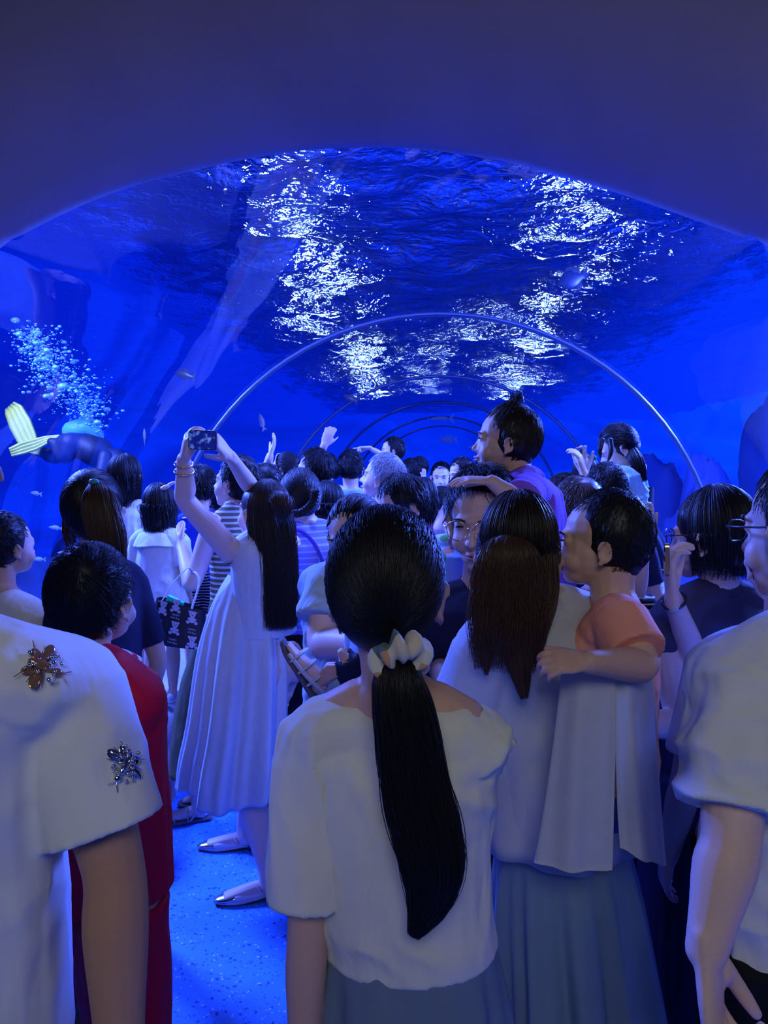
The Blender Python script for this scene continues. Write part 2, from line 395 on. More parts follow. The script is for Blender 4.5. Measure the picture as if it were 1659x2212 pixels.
# joint rings between the acrylic sections
SEAM = plain('seam', (.05, .06, .10), .25, spec=.8)
SEAMC = plain('seam_edge', (.14, .18, .35), .2, spec=.8)
for i, y in enumerate((5.85, 9.75, 13.65, 17.55, 21.45)):
    parts = []
    for dy, rr, w_ in ((0, TR-.012, .020),):
        pts = [(TX+rr*math.cos(a), y+dy, TZ+rr*math.sin(a), w_, .012) for a in ang[::2]]
        parts.append(chain(pts, 8, 1, ref=V(0, 1, 0), round_ends=False))
    o = struct('trim_%d' % (i+3), joinvf(*parts), SEAM)
    e2 = []
    for dy in (-.032, .030):
        pts = [(TX+(TR-.014)*math.cos(a), y+dy, TZ+(TR-.014)*math.sin(a), .005) for a in ang[::2]]
        e2.append(chain(pts, 6, 1, round_ends=False))
    put('seam_edge', joinvf(*e2), SEAMC, o)

# --- water surface above the tunnel
m, nt, b = new_mat('water'); L = nt.links; nt.nodes.remove(b)
rf = N_(nt, 'ShaderNodeBsdfRefraction'); rf.inputs['IOR'].default_value = 1.33; rf.inputs['Roughness'].default_value = 0.0; rf.inputs[0].default_value = (.75, .88, 1, 1)
tr = N_(nt, 'ShaderNodeBsdfTransparent'); tr.inputs[0].default_value = (.6, .8, 1, 1)
tc = N_(nt, 'ShaderNodeTexCoord')
mp = N_(nt, 'ShaderNodeMapping'); mp.inputs['Scale'].default_value = (1, 1.35, 1); L.new(tc.outputs['Object'], mp.inputs[0])
hs = None
for sc, det, st, dist in ((7, 2, .034, .8), (16, 2, .010, .8)):
    nz = N_(nt, 'ShaderNodeTexNoise'); nz.inputs['Scale'].default_value = sc; nz.inputs['Detail'].default_value = det; nz.inputs['Distortion'].default_value = dist; L.new(mp.outputs[0], nz.inputs['Vector'])
    mu = N_(nt, 'ShaderNodeMath', operation='MULTIPLY'); mu.inputs[1].default_value = st; L.new(nz.outputs['Fac'], mu.inputs[0])
    if hs is None: hs = mu.outputs[0]
    else:
        ad = N_(nt, 'ShaderNodeMath', operation='ADD'); L.new(hs, ad.inputs[0]); L.new(mu.outputs[0], ad.inputs[1]); hs = ad.outputs[0]
bp = N_(nt, 'ShaderNodeBump'); bp.inputs['Strength'].default_value = 1.0; bp.inputs['Distance'].default_value = 1.0; L.new(hs, bp.inputs['Height']); L.new(bp.outputs[0], rf.inputs['Normal'])
gl = N_(nt, 'ShaderNodeBsdfGlossy'); gl.inputs['Roughness'].default_value = .05; gl.inputs[0].default_value = (.7, .8, 1, 1); L.new(bp.outputs[0], gl.inputs['Normal'])
ms = N_(nt, 'ShaderNodeMixShader'); ms.inputs[0].default_value = .48; L.new(rf.outputs[0], ms.inputs[1]); L.new(gl.outputs[0], ms.inputs[2]); L.new(ms.outputs[0], nt.nodes['Material Output'].inputs[0])
ZS = 3.75
gx = np.arange(-9, 9.01, .075); gy = np.concatenate([np.arange(YP+.3, 20, .055), np.arange(20, 34, .12)])
X_, Y_ = np.meshgrid(gx, gy); pw = np.stack([X_.ravel(), Y_.ravel(), np.zeros(X_.size)], 1)
hz_ = .10*vnoise(pw*V(.8, 1.1, 1))+.055*vnoise(pw*V(2.0, 2.7, 1)+5)+.030*vnoise(pw*V(4.2, 5.6, 1)+11)
pw[:, 2] = ZS+hz_*1.0; nx_ = len(gx); ii, jj = np.meshgrid(np.arange(len(gy)-1), np.arange(nx_-1), indexing='ij'); k_ = (ii*nx_+jj).ravel()
fw = np.stack([k_, k_+nx_, k_+nx_+1, k_+1], 1)
o = put('water_surface', (pw, fw), m, None, smooth=True, label='rippling water surface seen from below over the whole tunnel', category='water', kind='stuff')
struct('ceiling', box((0, 18, 7.6), (4.6, 17, .05)), plain('added_dark_roof', (.02, .05, .16), .9), False)  # unseen panel added to darken the view refracted through the water
# lamp rows above the water
m, nt, b = new_mat('lamp_glow'); nt.nodes.remove(b); em = N_(nt, 'ShaderNodeEmission'); em.inputs[0].default_value = (.55, .85, 1, 1); em.inputs[1].default_value = 85
nt.links.new(em.outputs[0], nt.nodes['Material Output'].inputs[0]); LAMP = m
LSTEEL = plain('lamp_housing', (.2, .2, .22), .4, metal=.8)
k = 0
for lx, ly, side in LAMPS:
    ls = .085 if ly < 12 else (.11 if abs(lx) > 1 else .06)
    t = empty('aquarium_lamp', (lx, ly, 6.35), '', 'lamp', 'lamps above the water')
    t['label'] = 'white flood lamp hanging over the water, glinting through the ripples %s the tunnel axis' % ('left of' if side < 0 else 'right of')
    put('housing', box((lx, ly, 6.42), (.26, .26, .06)), LSTEEL, t, smooth=False)
    put('lamp_glass', box((lx, ly, 6.34), (ls, ls, .012)), LAMP, t, smooth=False)

# --- light
def area(name, loc, size, power, col, tgt, sy=None):
    l = bpy.data.lights.new(name, 'AREA'); l.energy = power; l.color = col; l.shape = 'RECTANGLE'; l.size = size; l.size_y = sy or size
    o = bpy.data.objects.new(name, l); COL.objects.link(o); o.location = loc
    o.rotation_euler = (Vector(tgt)-Vector(loc)).to_track_quat('-Z', 'Y').to_euler(); return o
area('tunnel_mouth_fill_light', (.9, 3.5, 3.45), .5, MOUTH_W, (.10, .16, 1.0), (.2, 3.2, 0))  # added blue fill below the water surface, hidden by the arch
area('tunnel_mouth_fill_light', (-.9, 3.5, 3.45), .5, MOUTH_W, (.10, .16, 1.0), (-.2, 3.2, 0))  # its added twin on the left
area('tank_fill_light', (-3.7, 4.4, 3.3), 1.0, TANK_W, (.07, .14, 1.0), (.2, 3.6, 1.0))  # added blue fill outside the left of the view, aimed into the tunnel
area('tank_fill_light', (3.5, 5.6, 3.3), 1.0, TANK_W*1.3, (.07, .14, 1.0), (-.4, 3.4, .8))  # stronger added fill outside the right of the view
area('wall_fill_light', (3.1, 1.6, 2.7), .3, 5, (.6, .7, 1.0), (1.2, 2.5, 2.9))  # added fill that brightens the right part of the entrance wall
area('hall_lamp_light', (.2, -2.0, 3.6), 1.6, HALL_W, (.86, .88, .88), (.1, 1.4, 1.0))
S.view_settings.view_transform = 'Standard'; S.view_settings.look = 'None'; S.view_settings.gamma = 1; S.view_settings.exposure = 0; S.view_settings.use_curve_mapping = False
S.cycles.max_bounces = 8; S.cycles.transparent_max_bounces = 24; S.cycles.diffuse_bounces = 3; S.cycles.glossy_bounces = 3; S.cycles.transmission_bounces = 6
S.cycles.use_denoising = True
S.cycles.sample_clamp_indirect = 4.0
# ============================================================ people kit
def head_parts(s, child):
    """head in its own frame: x right, y forward, z up, s = size"""
    c = child
    P = [ell((0, -.012, .032), (.075, .094, .083)),
         ell((0, .026, -.020), (.063+.004*c, .064, .076)),
         ell((0, .043, -.073+.010*c), (.043+.006*c, .042, .030+.002*c)),
         ell((0, .062, -.093+.016*c), (.022, .022, .016)),
         ell((.034, .052, -.036), (.027+.004*c, .028, .030)), ell((-.034, .052, -.036), (.027+.004*c, .028, .030)),
         ell((0, .070, .024), (.047, .020, .014)),
         chain([(0, .078, .012, .008), (0, .094-.004*c, -.010, .008), (0, .103-.006*c, -.027+.003*c, .0115)], 10, 3),
         ell((.011, .091-.003*c, -.031), (.008, .009, .007)), ell((-.011, .091-.003*c, -.031), (.008, .009, .007)),
         ell((0, .080, -.056+.004*c), (.023, .016, .007)), ell((0, .079, -.067+.005*c), (.020, .015, .007)),
         ell((.031, .070, .009), (.016, .014, .010)), ell((-.031, .070, .009), (.016, .014, .010))]
    for sx in (-1, 1):
        R = Rz(sx*D(-24)) @ Rx(D(-8))
        eo = len(P); P.append(ell((sx*.078, -.012, -.012), (.0065, .019, .031), R))
        pts = []
        for a in np.radians([-95, -50, 0, 45, 90, 130, 160]):
            pts.append(list(V(sx*.085, -.016, -.010)+R @ V(0, -.017*math.cos(a)*1.05, .027*math.sin(a)+.002))+[.0042])
        P.append(chain(pts, 8, 3))
        P.append(ell(V(sx*.081, -.004, -.040), (.005, .008, .009)))
        if child:
            ec = V(sx*.076, -.012, -.012); P[eo:] = [((np.asarray(p_[0])-ec)*.82+ec, p_[1]) for p_ in P[eo:]]
    return [xf(p, np.eye(3), 0, s) for p in P]
def head_sculpt(v, nrmv, HF, s):
    R, o = HF; q = ((v-o) @ R)/s; dy = np.zeros(len(q)); front = q[:, 1] > .03
    for sx in (-1, 1):
        g = np.exp(-((q[:, 0]-sx*.032)**2/.0115**2+(q[:, 2]-.0105)**2/.0060**2)); dy -= .0035*g
        g = np.exp(-((q[:, 0]-sx*.030)**2/.013**2+(q[:, 2]-.0195)**2/.0035**2)); dy -= .002*g
        g = np.exp(-((q[:, 0]-sx*.019)**2/.006**2+(q[:, 2]-.004)**2/.010**2)); dy -= .003*g
        # concha of the ear
        e = np.exp(-((q[:, 1]+.010)**2/.008**2+(q[:, 2]+.008)**2/.014**2))*(sx*q[:, 0] > .076); q[:, 0] -= sx*.006*e
    g = np.exp(-(q[:, 0]**2/.022**2+(q[:, 2]+.0612)**2/.0022**2)); dy -= .0045*g
    q[:, 1] += dy*front
    return (q*s) @ R.T + o
FING = [(.030, .0095, .074, 8), (.010, .0105, .082, 3), (-.010, .0100, .077, -3), (-.029, .0085, .060, -9)]
def hand_parts(wr, fwd, palm, side, s=1.0, curl=25, thumb=35, spread=1.0, point=False):
    """hand from the wrist; palm = direction the palm faces; side +1 right, -1 left"""
    f = nrm(fwd); p = nrm(palm-f*np.dot(palm, f)); x = np.cross(f, p)*side     # x points to the thumb side
    x = nrm(x); P = []
    def pt(a, b, c): return wr + (f*a + x*b + p*c)*s
    k = s
    P.append(chain([list(pt(-.02, 0, 0))+[.026*k, .019*k], list(pt(.02, .002, 0))+[.032*k, .016*k], list(pt(.055, .001, .0))+[.040*k, .0145*k], list(pt(.088, 0, 0))+[.040*k, .012*k]], 16, 3, ref=p))
    P.append(ell(pt(.035, .026, .008), V(.017, .017, .017)*k))
    for i, (b, r, l, sp) in enumerate(FING):
        cu = curl if not (point and i == 0) else 2
        if point and i > 0: cu = 80
        base = pt(.078, b, .001); d0 = nrm(f*math.cos(D(sp*spread))+x*math.sin(D(sp*spread))); c = base; ang = cu*.6; pts = [list(c-d0*.012*s)+[r*k*.98]]
        for seg, fr in enumerate((.46, .30, .24)):
            d = d0*math.cos(D(ang))+p*math.sin(D(ang))
            pts.append(list(c)+[r*k*(1-.08*seg)]); c = c + d*l*fr*s; ang += cu*1.1
        pts.append(list(c)+[r*k*.74]); P.append(chain(pts, 10, 2))
    t0 = pt(.022, .026, .010); d = nrm(f*math.cos(D(thumb))+x*math.sin(D(thumb))+p*.35); d2 = nrm(d+f*.45+p*.25)
    P.append(chain([list(t0)+[.0135*k], list(t0+d*.034*s)+[.0115*k], list(t0+d*.034*s+d2*.026*s)+[.0105*k], list(t0+d*.034*s+d2*.050*s)+[.0082*k]], 10, 2))
    return P
def ik(a, t, l1, l2, pole):
    v = t-a; dist = np.linalg.norm(v); k = 1.0
    if dist > (l1+l2)*.995: k = dist/((l1+l2)*.995); l1 *= k; l2 *= k
    dist = max(dist, abs(l1-l2)+.01); u = nrm(v); x = (l1*l1-l2*l2+dist*dist)/(2*dist); h = math.sqrt(max(l1*l1-x*x, 0))
    pp = pole-u*np.dot(pole, u); return a+u*x+nrm(pp)*h
def hold(v):  return np.array(v, float)

# ---- hair
HE_C = V(0, -.022, .026); HE_R = V(.084, .098, .104)
def on_cap(u, lift=0.0):
    return HE_C + u*HE_R*(1+lift)
def hair_ok(p, fr=.050, side=-.002):
    """true where scalp carries hair (own frame, s = 1)"""
    x, y, z = p[..., 0], p[..., 1], p[..., 2]
    lim = np.where(z > .085, .09, np.where(z > .035, fr-.60*(.085-z), np.where(z > side, .012, -.020)))
    return (y < lim) & (z > -.088) & ~((z < -.035) & (y > -.035))
def rand_dirs(n):
    u = rng.normal(size=(n, 3)); return u/np.linalg.norm(u, axis=1, keepdims=True)
def hair_short(HF, s, n=900, ln=.04, r=.0009, thick=1.0, whorl=(0, -.6, .8), lift=.10, buzz=False, tuft=False, fr=.050, bowl=False, spiky=0.0):
    R, o = HF
    solid = [ell(HE_C+V(0, -.006, .004), HE_R*(1.0*thick)*V(.975, .93, .985)), ell((0, -.022, .038), V(.080, .092, .086)*thick), ell((0, -.055, -.030), V(.058, .046, .050)*(.94 if buzz else 1.0))]
    if bowl: solid += [ell((0, -.030, -.002), V(.083, .088, .060))]
    sv, sf, sn = fuse([xf(p, np.eye(3), 0, s) for p in solid], .007*s, 2)
    sv = sv + sn*(vnoise(sv*90)*.0012+vnoise(sv/V(.05, .02, .02)/s)*.0016*s)[:, None]
    u = rand_dirs(n*2); p = on_cap(u); u = u[hair_ok(p, fr)][:n]; K = 6
    wd = nrm(V(*whorl)); pts = []
    cur = u.copy(); q = on_cap(cur, .0)*1.0; pts.append(q)
    L_ = ln*(.6+.6*rng.random((len(u), 1))); sw = (rng.random((len(u), 1))-.5)*.7+.35
    jit = rng.normal(size=(len(u), 3))*.25
    for k in range(1, K):
        d = cur-wd*np.sum(cur*wd, 1, keepdims=True)          # away from whorl
        d = cur*0 + (cur-wd) ; d -= cur*np.sum(d*cur, 1, keepdims=True); d /= np.linalg.norm(d, axis=1, keepdims=True)+1e-6
        d = d + np.cross(cur, d)*sw + jit; d -= cur*np.sum(d*cur, 1, keepdims=True); d /= np.linalg.norm(d, axis=1, keepdims=True)+1e-6
        cur = cur + d*L_/.095/(K-1); cur /= np.linalg.norm(cur, axis=1, keepdims=True)
        pts.append(on_cap(cur, (lift+spiky*np.abs(jit[:, :1]))*(k/(K-1))))
    P = np.stack(pts, 1); tip = P[:, -1]; bad = ((tip[:, 1] > fr-.004) & (tip[:, 2] < .078-.25*(tip[:, 1]-fr))) | ((tip[:, 2] < .0) & (tip[:, 1] > -.022)) | ((tip[:, 1] > .012) & (tip[:, 2] < .028))
    P = P[~bad]*s
    st = strands(P, r*s, r*.4*s); parts = [(sv, sf), st]
    if tuft:
        c = V(0, -.02, .128); N = 60; t = np.linspace(0, 1, 6)[None, :, None]; b = rng.normal(size=(N, 1, 3))*V(.012, .012, .003); e = rng.normal(size=(N, 1, 3))*V(.010, .012, .006)+V(0, -.012, .035)
        parts.append(strands((c+b*(1-t)+t*e*1.0)*s, .0016*s))
    v, f = joinvf(*parts); return v @ R.T + o, f
def hair_down(HF, s, zend, n=700, r=.0011, phi=150, wave=.006, fringe=0, spread=1.0, back=0.0, solid=True, vary=.03, taper=.85, bulk=1.0):
    """hair combed from the crown, falling to height zend (world z)"""
    R, o = HF; rc = bulk
    ph = np.radians((rng.random(n)*2-1)*phi); part = rng.random(n)*.9
    K1, K2 = 8, 9; P = []
    th0 = np.radians(82-45*part*np.abs(np.sin(ph))); lift = rng.random(n)*.07+.03+(rc-1)
    for k in range(K1):
        th = th0*(1-k/(K1-1))+np.radians(-4)*(k/(K1-1))
        u = np.stack([np.sin(ph)*np.cos(th), -np.cos(ph)*np.cos(th), np.sin(th)], 1)
        P.append((HE_C+u*HE_R*(1+lift[:, None]))*s)
    P1 = np.stack(P, 1) @ R.T + o
    last = P1[:, -1]; ze = zend+rng.random(n)*vary*2-vary; ax = o + R @ (HE_C*s); off = last-ax; P2 = []
    bdir = R @ V(0, -1, 0); bdir[2] = 0; bdir = nrm(bdir)
    tot = ax[2]-zend; w1 = rng.normal(size=(n, 3))*wave; w2 = rng.random(n)*6
    for k in range(1, K2+1):
        t = k/K2; zz = last[:, 2]*(1-t)+ze*t
        sc_ = (1-(1-taper)*t)*(1+(spread-1)*t)
        q = np.stack([ax[0]+off[:, 0]*sc_, ax[1]+off[:, 1]*sc_, zz], 1) + w1*np.sin(t*5+w2)[:, None]*V(1, 1, 0) + bdir*(back*math.sin(min(1, t*1.6)*PI/2))
        P2.append(q)
    Pall = np.concatenate([P1, np.stack(P2, 1)], 1); parts = [strands(Pall, r*s, r*.3*s)]
    if solid:
        ss = [ell(HE_C+V(0, 0, .004), HE_R*V(.99, .95, .99)*rc), ell((0, -.012, .038), V(.080, .093, .086)*rc), ell((0, -.050, -.02), V(.076, .056, .06)*rc)]
        sv, sf, sn = fuse([xf((np.array(p[0]), p[1]), R, o, s) for p in ss], .008*s, 2); parts.insert(0, (sv, sf))
        if tot > .10*s:
            pts = []; xr = R @ V(1, 0, 0); 
            for t in (0, .2, .4, .6, .8, .96):
                c = ax + bdir*(.052*s+back*math.sin(min(1, t*1.6)*PI/2)); c[2] = ax[2]-tot*t*.97
                wq = .070*s*rc*(1-(1-taper)*t)*(1+(spread-1)*t)*(1 if t < .9 else .8); pts.append(list(c)+[wq, (.042 if t < .9 else .02)*s])
            parts.append(chain(pts, 18, 4, ref=bdir))
    return joinvf(*parts)
def cap_to(HF, s, tie, n=600, r=.0010, low=-.08):
    """hair combed tight over the skull towards a tie point (own frame)"""
    R, o = HF; td = nrm((V(*tie)-HE_C)/HE_R)
    u = rand_dirs(n*3); p = on_cap(u); u = u[hair_ok(p, .062)][:n]; P = []; K = 9
    for k in range(K):
        t = k/(K-1); w_ = t*.97; c = u*(1-w_)+td*w_; c /= np.linalg.norm(c, axis=1, keepdims=True); P.append(on_cap(c, .015+.045*math.sin(t*PI*.6)+rng.random((len(u), 1))*.01))
    ss = [ell(HE_C+V(0, -.006, .004), HE_R*V(.98, .93, .99)), ell((0, -.020, .038), V(.079, .092, .085)), ell((0, -.050, -.025), V(.064, .052, .056))]
    sv, sf, sn = fuse([xf(p, np.eye(3), 0, s) for p in ss], .007*s, 2)
    v, f = joinvf((sv, sf), strands(np.stack(P, 1)*s, r*s, r*s)); return v @ R.T + o, f
def tail(spine, n=300, r=.0011, side=V(1, 0, 0), fly=.03, ends=.12, K=22, solid=True, wave=.0, sfrac=.93):
    """a bundle of hair along spine rows (x, y, z, half width, half depth)"""
    Sp = catmull(np.array(spine, float), 6); m = len(Sp); T = np.gradient(Sp[:, :3], axis=0); T /= np.linalg.norm(T, axis=1, keepdims=True)
    A = np.array([nrm(side-t*np.dot(side, t)) for t in T]); B = np.cross(T, A)
    a = rng.random(n)*2*PI; rr = np.sqrt(rng.random(n))*.35+.70; te = 1-rng.random(n)**2*ends; ts = np.linspace(0, 1, K)
    P = np.zeros((n, K, 3)); w1 = rng.normal(size=n)*fly; w2 = rng.random(n)*6; w3 = rng.normal(size=n)*.15
    for k, t in enumerate(ts):
        x = te*t*(m-1); i = np.minimum(x.astype(int), m-2); g = (x-i)[:, None]
        c = Sp[i]*(1-g)+Sp[i+1]*g; aa = A[i]; bb = B[i]; al = a+w3*t
        rad = rr*(1+w1*t*np.sin(t*4+w2)*3)
        P[:, k] = c[:, :3]+aa*(np.cos(al)*rad*c[:, 3])[:, None]+bb*(np.sin(al)*rad*c[:, 4])[:, None]+aa*(wave*np.sin(t*9+w2))[:, None]
    parts = [strands(P, r, r*.35)]
    if solid:
        e = Sp[:int(m*sfrac)].copy(); e[:, 3:] *= .93; k = np.linspace(0, 1, len(e)); e[:, 3:] *= np.clip((1-k)*6, .3, 1)[:, None]
        parts.append(chain([list(q) for q in e], 18, 1, ref=nrm(np.cross(side, T[m//2]))))
    return joinvf(*parts)

# ---- cloth shells
def drape(st, n=96, nf=9, amp=.02, seed=0, rows=8, thick=.0025, ax=None, open_ang=None, hemwave=.006):
    """open hanging cloth through stations (cx, cy, z, rx, ry, fold); folds deepen downwards"""
    P = catmull(np.array(st, float), rows); yawm = np.eye(3) if ax is None else ax; V_ = []; r_ = np.random.default_rng(seed)
    t = np.linspace(0, 2*PI, n, endpoint=False); ph = r_.random(6)*6
    shape = (np.sin(nf*t+ph[0]+1.1*np.sin(2*t+ph[1]))+.5*np.sin((nf*2+1)*t+ph[2])+.45*np.sin((nf//2+1)*t+ph[3]))/1.6
    for i, p in enumerate(P):
        k = 1+amp*p[5]*shape/max(p[3], .05)
        dr = .12*np.sin(ph[4]+i*.12)
        x = np.cos(t)*p[3]*k; y = np.sin(t)*p[4]*k; z = np.full(n, p[2])+(hemwave*np.sin(3*t+ph[5])*(i/len(P))**4)
        q = np.stack([x, y, np.zeros(n)], 1) @ yawm.T; q[:, 0] += p[0]; q[:, 1] += p[1]; q[:, 2] += z; V_.append(q)
    m = len(V_)
    inn = []
    for i in range(m-1, -1, -1):
        c = V_[i].mean(0); d = V_[i]-c; d /= np.linalg.norm(d, axis=1, keepdims=True)+1e-9; inn.append(V_[i]-d*thick)
    allr = V_+inn; v = np.vstack(allr); f = []
    for i in range(len(allr)-1):
        for j in range(n):
            j2 = (j+1) % n; f.append((i*n+j, (i+1)*n+j, (i+1)*n+j2, i*n+j2))
    return v, np.array(f)

# ---- shoes
def shoe_parts(ank, fwd, s=1.0, heel=.0):
    f = nrm(V(fwd[0], fwd[1], 0)); x = V(f[1], -f[0], 0); g = V(ank[0], ank[1], ank[2])
    def q(a, b, c): return g+(f*a+x*b+V(0, 0, c))*s
    up = [chain([list(q(-.045, 0, .045))+[.030*s, .036*s], list(q(0, 0, .045))+[.033*s, .040*s], list(q(.06, 0, .036))+[.036*s, .030*s], list(q(.12, 0, .028))+[.042*s, .024*s], list(q(.165, 0, .024))+[.034*s, .018*s]], 14, 3, ref=V(0, 0, 1))]
    so = [chain([list(q(-.055, 0, .011))+[.030*s, .011*s], list(q(0, 0, .011))+[.031*s, .011*s], list(q(.07, 0, .011))+[.038*s, .011*s], list(q(.13, 0, .011))+[.044*s, .011*s], list(q(.18, 0, .011))+[.034*s, .011*s]], 16, 3, ref=V(0, 0, 1))]
    return up, so

def glasses(P, HF, s, mat, lens=True, rect=False):
    R, o = HF; t = lambda p: o+R @ (V(*p)*s); parts = []
    for sx in (-1, 1):
        pts = []
        for a in np.linspace(0, 2*PI, 25):
            e = .75 if rect else 1.0
            ca, sa = math.cos(a), math.sin(a)
            x = sx*.034+.027*np.sign(ca)*abs(ca)**e; z = .004+(.018 if rect else .024)*np.sign(sa)*abs(sa)**e
            pts.append(list(t((x, .105-.006*((abs(x)-.034)/.027)**2-abs(x)*.12, z)))+[.0014*s])
        parts.append(chain(pts, 6, 1, round_ends=False))
        parts.append(chain([list(t((sx*.062, .095, .012)))+[.0022*s], list(t((sx*.078, .070, .012)))+[.0020*s], list(t((sx*.084, .02, .011)))+[.0020*s], list(t((sx*.088, -.02, .010)))+[.0020*s], list(t((sx*.080, -.045, -.018)))+[.0022*s]], 6, 3))
    parts.append(chain([list(t((-.008, .101, .010)))+[.0014*s], list(t((0, .106, .013)))+[.0014*s], list(t((.008, .101, .010)))+[.0014*s]], 6, 3))
    return put('glasses', joinvf(*parts), mat, P)

from mathutils.bvhtree import BVHTree
def tuck(bv, bn, garments, gap=.006, reach=.022, skip=None):
    for gv_, gf_ in garments:
        T = BVHTree.FromPolygons([tuple(p) for p in gv_], [tuple(int(i) for i in f) for f in gf_])
        lo, hi = gv_.min(0)-.02, gv_.max(0)+.02
        ok_ = ((bv > lo) & (bv < hi)).all(1)
        if skip is not None: ok_ &= ~skip
        for i in np.where(ok_)[0]:
            p, n, _, d = T.find_nearest(Vector(bv[i]), reach+.002)
            if p is None: continue
            n = np.array(n); sd = float(np.dot(bv[i]-np.array(p), n))
            if -gap < sd < reach and float(np.dot(bn[i], n)) > .35: bv[i] = np.array(p)-n*gap
    return bv
def tuck_more(pr, vf, reach=.06):
    o = pr['body']; me = o.data; n = len(me.vertices); co = np.empty(n*3, np.float32); me.vertices.foreach_get('co', co); no = np.empty(n*3, np.float32); me.vertices.foreach_get('normal', no)
    b = np.array(o['_b']); v = tuck(co.reshape(-1, 3).astype(float)+b, no.reshape(-1, 3).astype(float), [(vf[0], vf[1][:len(vf[1])//2])], .006, reach, skip=pr['skip'])
    me.vertices.foreach_set('co', (v-b).astype(np.float32).ravel()); me.update()
# ---- a whole person
def person(label, hp=None, d=3.0, head=None, hh=.225, yaw=0, hyaw=None, hpitch=0, hroll=0, z0=0.0, group=None, cat='person',
           build=1.0, shw=1.0, skin=None, lod=1, child=0, arms=None, legs=None, lean=(0, 0),
           top=None, bottom=None, shoes=None, hair=None, face=True, no_legs=False, base=None, belly=1.0, gl=None, zsh=None, wz=None):
    skin = skin or SKIN; s = hh/.225; arms = arms or {}; legs = legs or {}
    hyaw = yaw if hyaw is None else hyaw
    Ho = W(hp[0], hp[1], d) if hp is not None else np.array(head, float)
    HR = Rz(D(hyaw)) @ Rx(D(hpitch)) @ Ry(D(hroll)); HF = (HR, Ho)
    B = Rz(D(yaw)); bf = B @ V(0, 1, 0); bx = B @ V(1, 0, 0)
    H = Ho[2]+.115*s-z0 if base is None else base
    chin = Ho[2]-.108*s; nb = V(Ho[0], Ho[1], 0)-bf*.022*s-V(lean[0], lean[1], 0)*.3
    zc = lambda k: z0+H*k
    zsh = chin-.056*H if zsh is None else zsh
    X = lambda x, y, z: V(nb[0], nb[1], z)+bx*x+bf*y-V(lean[0], lean[1], 0)*max(0, (zsh-z))/max(zsh-z0, .1)
    scl = (zsh-z0)/(.81); sw = .099*scl*shw                    # scl ~ stature
    v_ = {2: .0042, 1: .0065, 0: .010}[lod]*(.8 if H < 1.15 else 1)
    hipz = z0+.52*scl if not no_legs else zsh-.29*scl
    tz = lambda t: hipz+(zsh-hipz)*t                               # 0 hip .. 1 shoulder
    br = build
    torso = [[*X(0, 0, tz(-.08)), .085*scl*br, .065*scl*br], [*X(0, -.005, tz(.08)), .092*scl*br, .066*scl*br], [*X(0, .0, tz(.38)), .076*scl*br, .056*scl*br*belly], [*X(0, .0, tz(.72)), .090*scl*br, .064*scl*br], [*X(0, -.004, tz(.92)), .086*scl*br, .052*scl*br], [*X(0, -.006, tz(1.04)), .052*scl, .040*scl]]
    parts = [chain(torso, 18, 4, ref=bf)]
    hd = head_parts(s, child); parts += [xf(p, HR, Ho) for p in hd]
    nk = .052*s*(1 if child else 1.0)*(.5+.5*br)
    parts.append(chain([list(Ho+HR @ (V(0, -.028, -.035)*s))+[nk*1.0], list((Ho+HR @ (V(0, -.02, -.085)*s))*.6+X(0, -.01, zsh+.03*scl)*.4)+[nk*.92], list(X(0, -.012, zsh+.012*scl))+[nk*1.12], list(X(0, -.01, zsh-.03*scl))+[nk*1.2]], 14, 4))
    out = {'HF': HF, 's': s, 'X': X, 'scl': scl, 'sh': {}, 'el': {}, 'wr': {}, 'zsh': zsh, 'tz': tz, 'bf': bf, 'bx': bx}
    armr = .0268*scl*(.6+.4*br)
    sleeve = []; arm_pts = {}
    for sd, sx in (('L', -1), ('R', 1)):
        sh = X(sx*sw, 0, zsh-.026*scl); a = arms.get(sd, {})
        if 'sh' in a: sh = np.array(a['sh'], float)
        if isinstance(a.get('hand'), (list, tuple, np.ndarray)): tgt = np.array(a['hand'], float)
        else: tgt = sh+bx*sx*a.get('out', .045)*scl+bf*a.get('fwd', .03)*scl+V(0, 0, -a.get('down', .305)*scl)
        l1, l2 = .172*scl*a.get('len', 1), .150*scl*a.get('len', 1)
        el = np.array(a['elbow'], float) if 'elbow' in a else ik(sh, tgt, l1, l2, np.array(a.get('pole', -bf+bx*sx*.4), float))
        k = a.get('r', 1.0)
        parts.append(chain([list(X(sx*sw*.35, -.004, zsh+.012*scl))+[.030*scl], list(X(sx*sw*.75, -.004, zsh-.012*scl))+[.030*scl], list(sh)+[armr*1.12*k]], 12, 3))
        m1 = sh*.5+el*.5; fd = nrm(tgt-el)
        parts.append(chain([list(sh)+[armr*1.1*k], list(m1)+[armr*.98*k], list(el)+[armr*.80*k], list(el*.7+tgt*.3)+[armr*.84*k], list(el*.3+tgt*.7)+[armr*.66*k], list(tgt)+[armr*.55*k, armr*.55*k]], 14, 4))
        pal = np.array(a.get('palm', -bx*sx), float); hdir = np.array(a.get('hdir', fd), float); hs = a.get('hs', s*.98 if not child else s*.68)
        if lod > 0 or 'hand' in a: parts += hand_parts(tgt, hdir, pal, sx*a.get('flip', 1), hs, a.get('curl', 22), a.get('thumb', 35), a.get('spread', 1), a.get('point', False))
        else: parts.append(chain([list(tgt)+[.022*s, .012*s], list(tgt+hdir*.06*s)+[.035*s, .012*s], list(tgt+hdir*.14*s)+[.02*s, .008*s]], 10, 3, ref=pal))
        out['sh'][sd] = sh; out['el'][sd] = el; out['wr'][sd] = tgt
        arm_pts[sd] = (sh, m1, el, tgt, armr*k, X(sx*sw*.22, -.006, zsh+.006*scl))
    lr = .052*scl*(.5+.5*br); leg_pts = {}
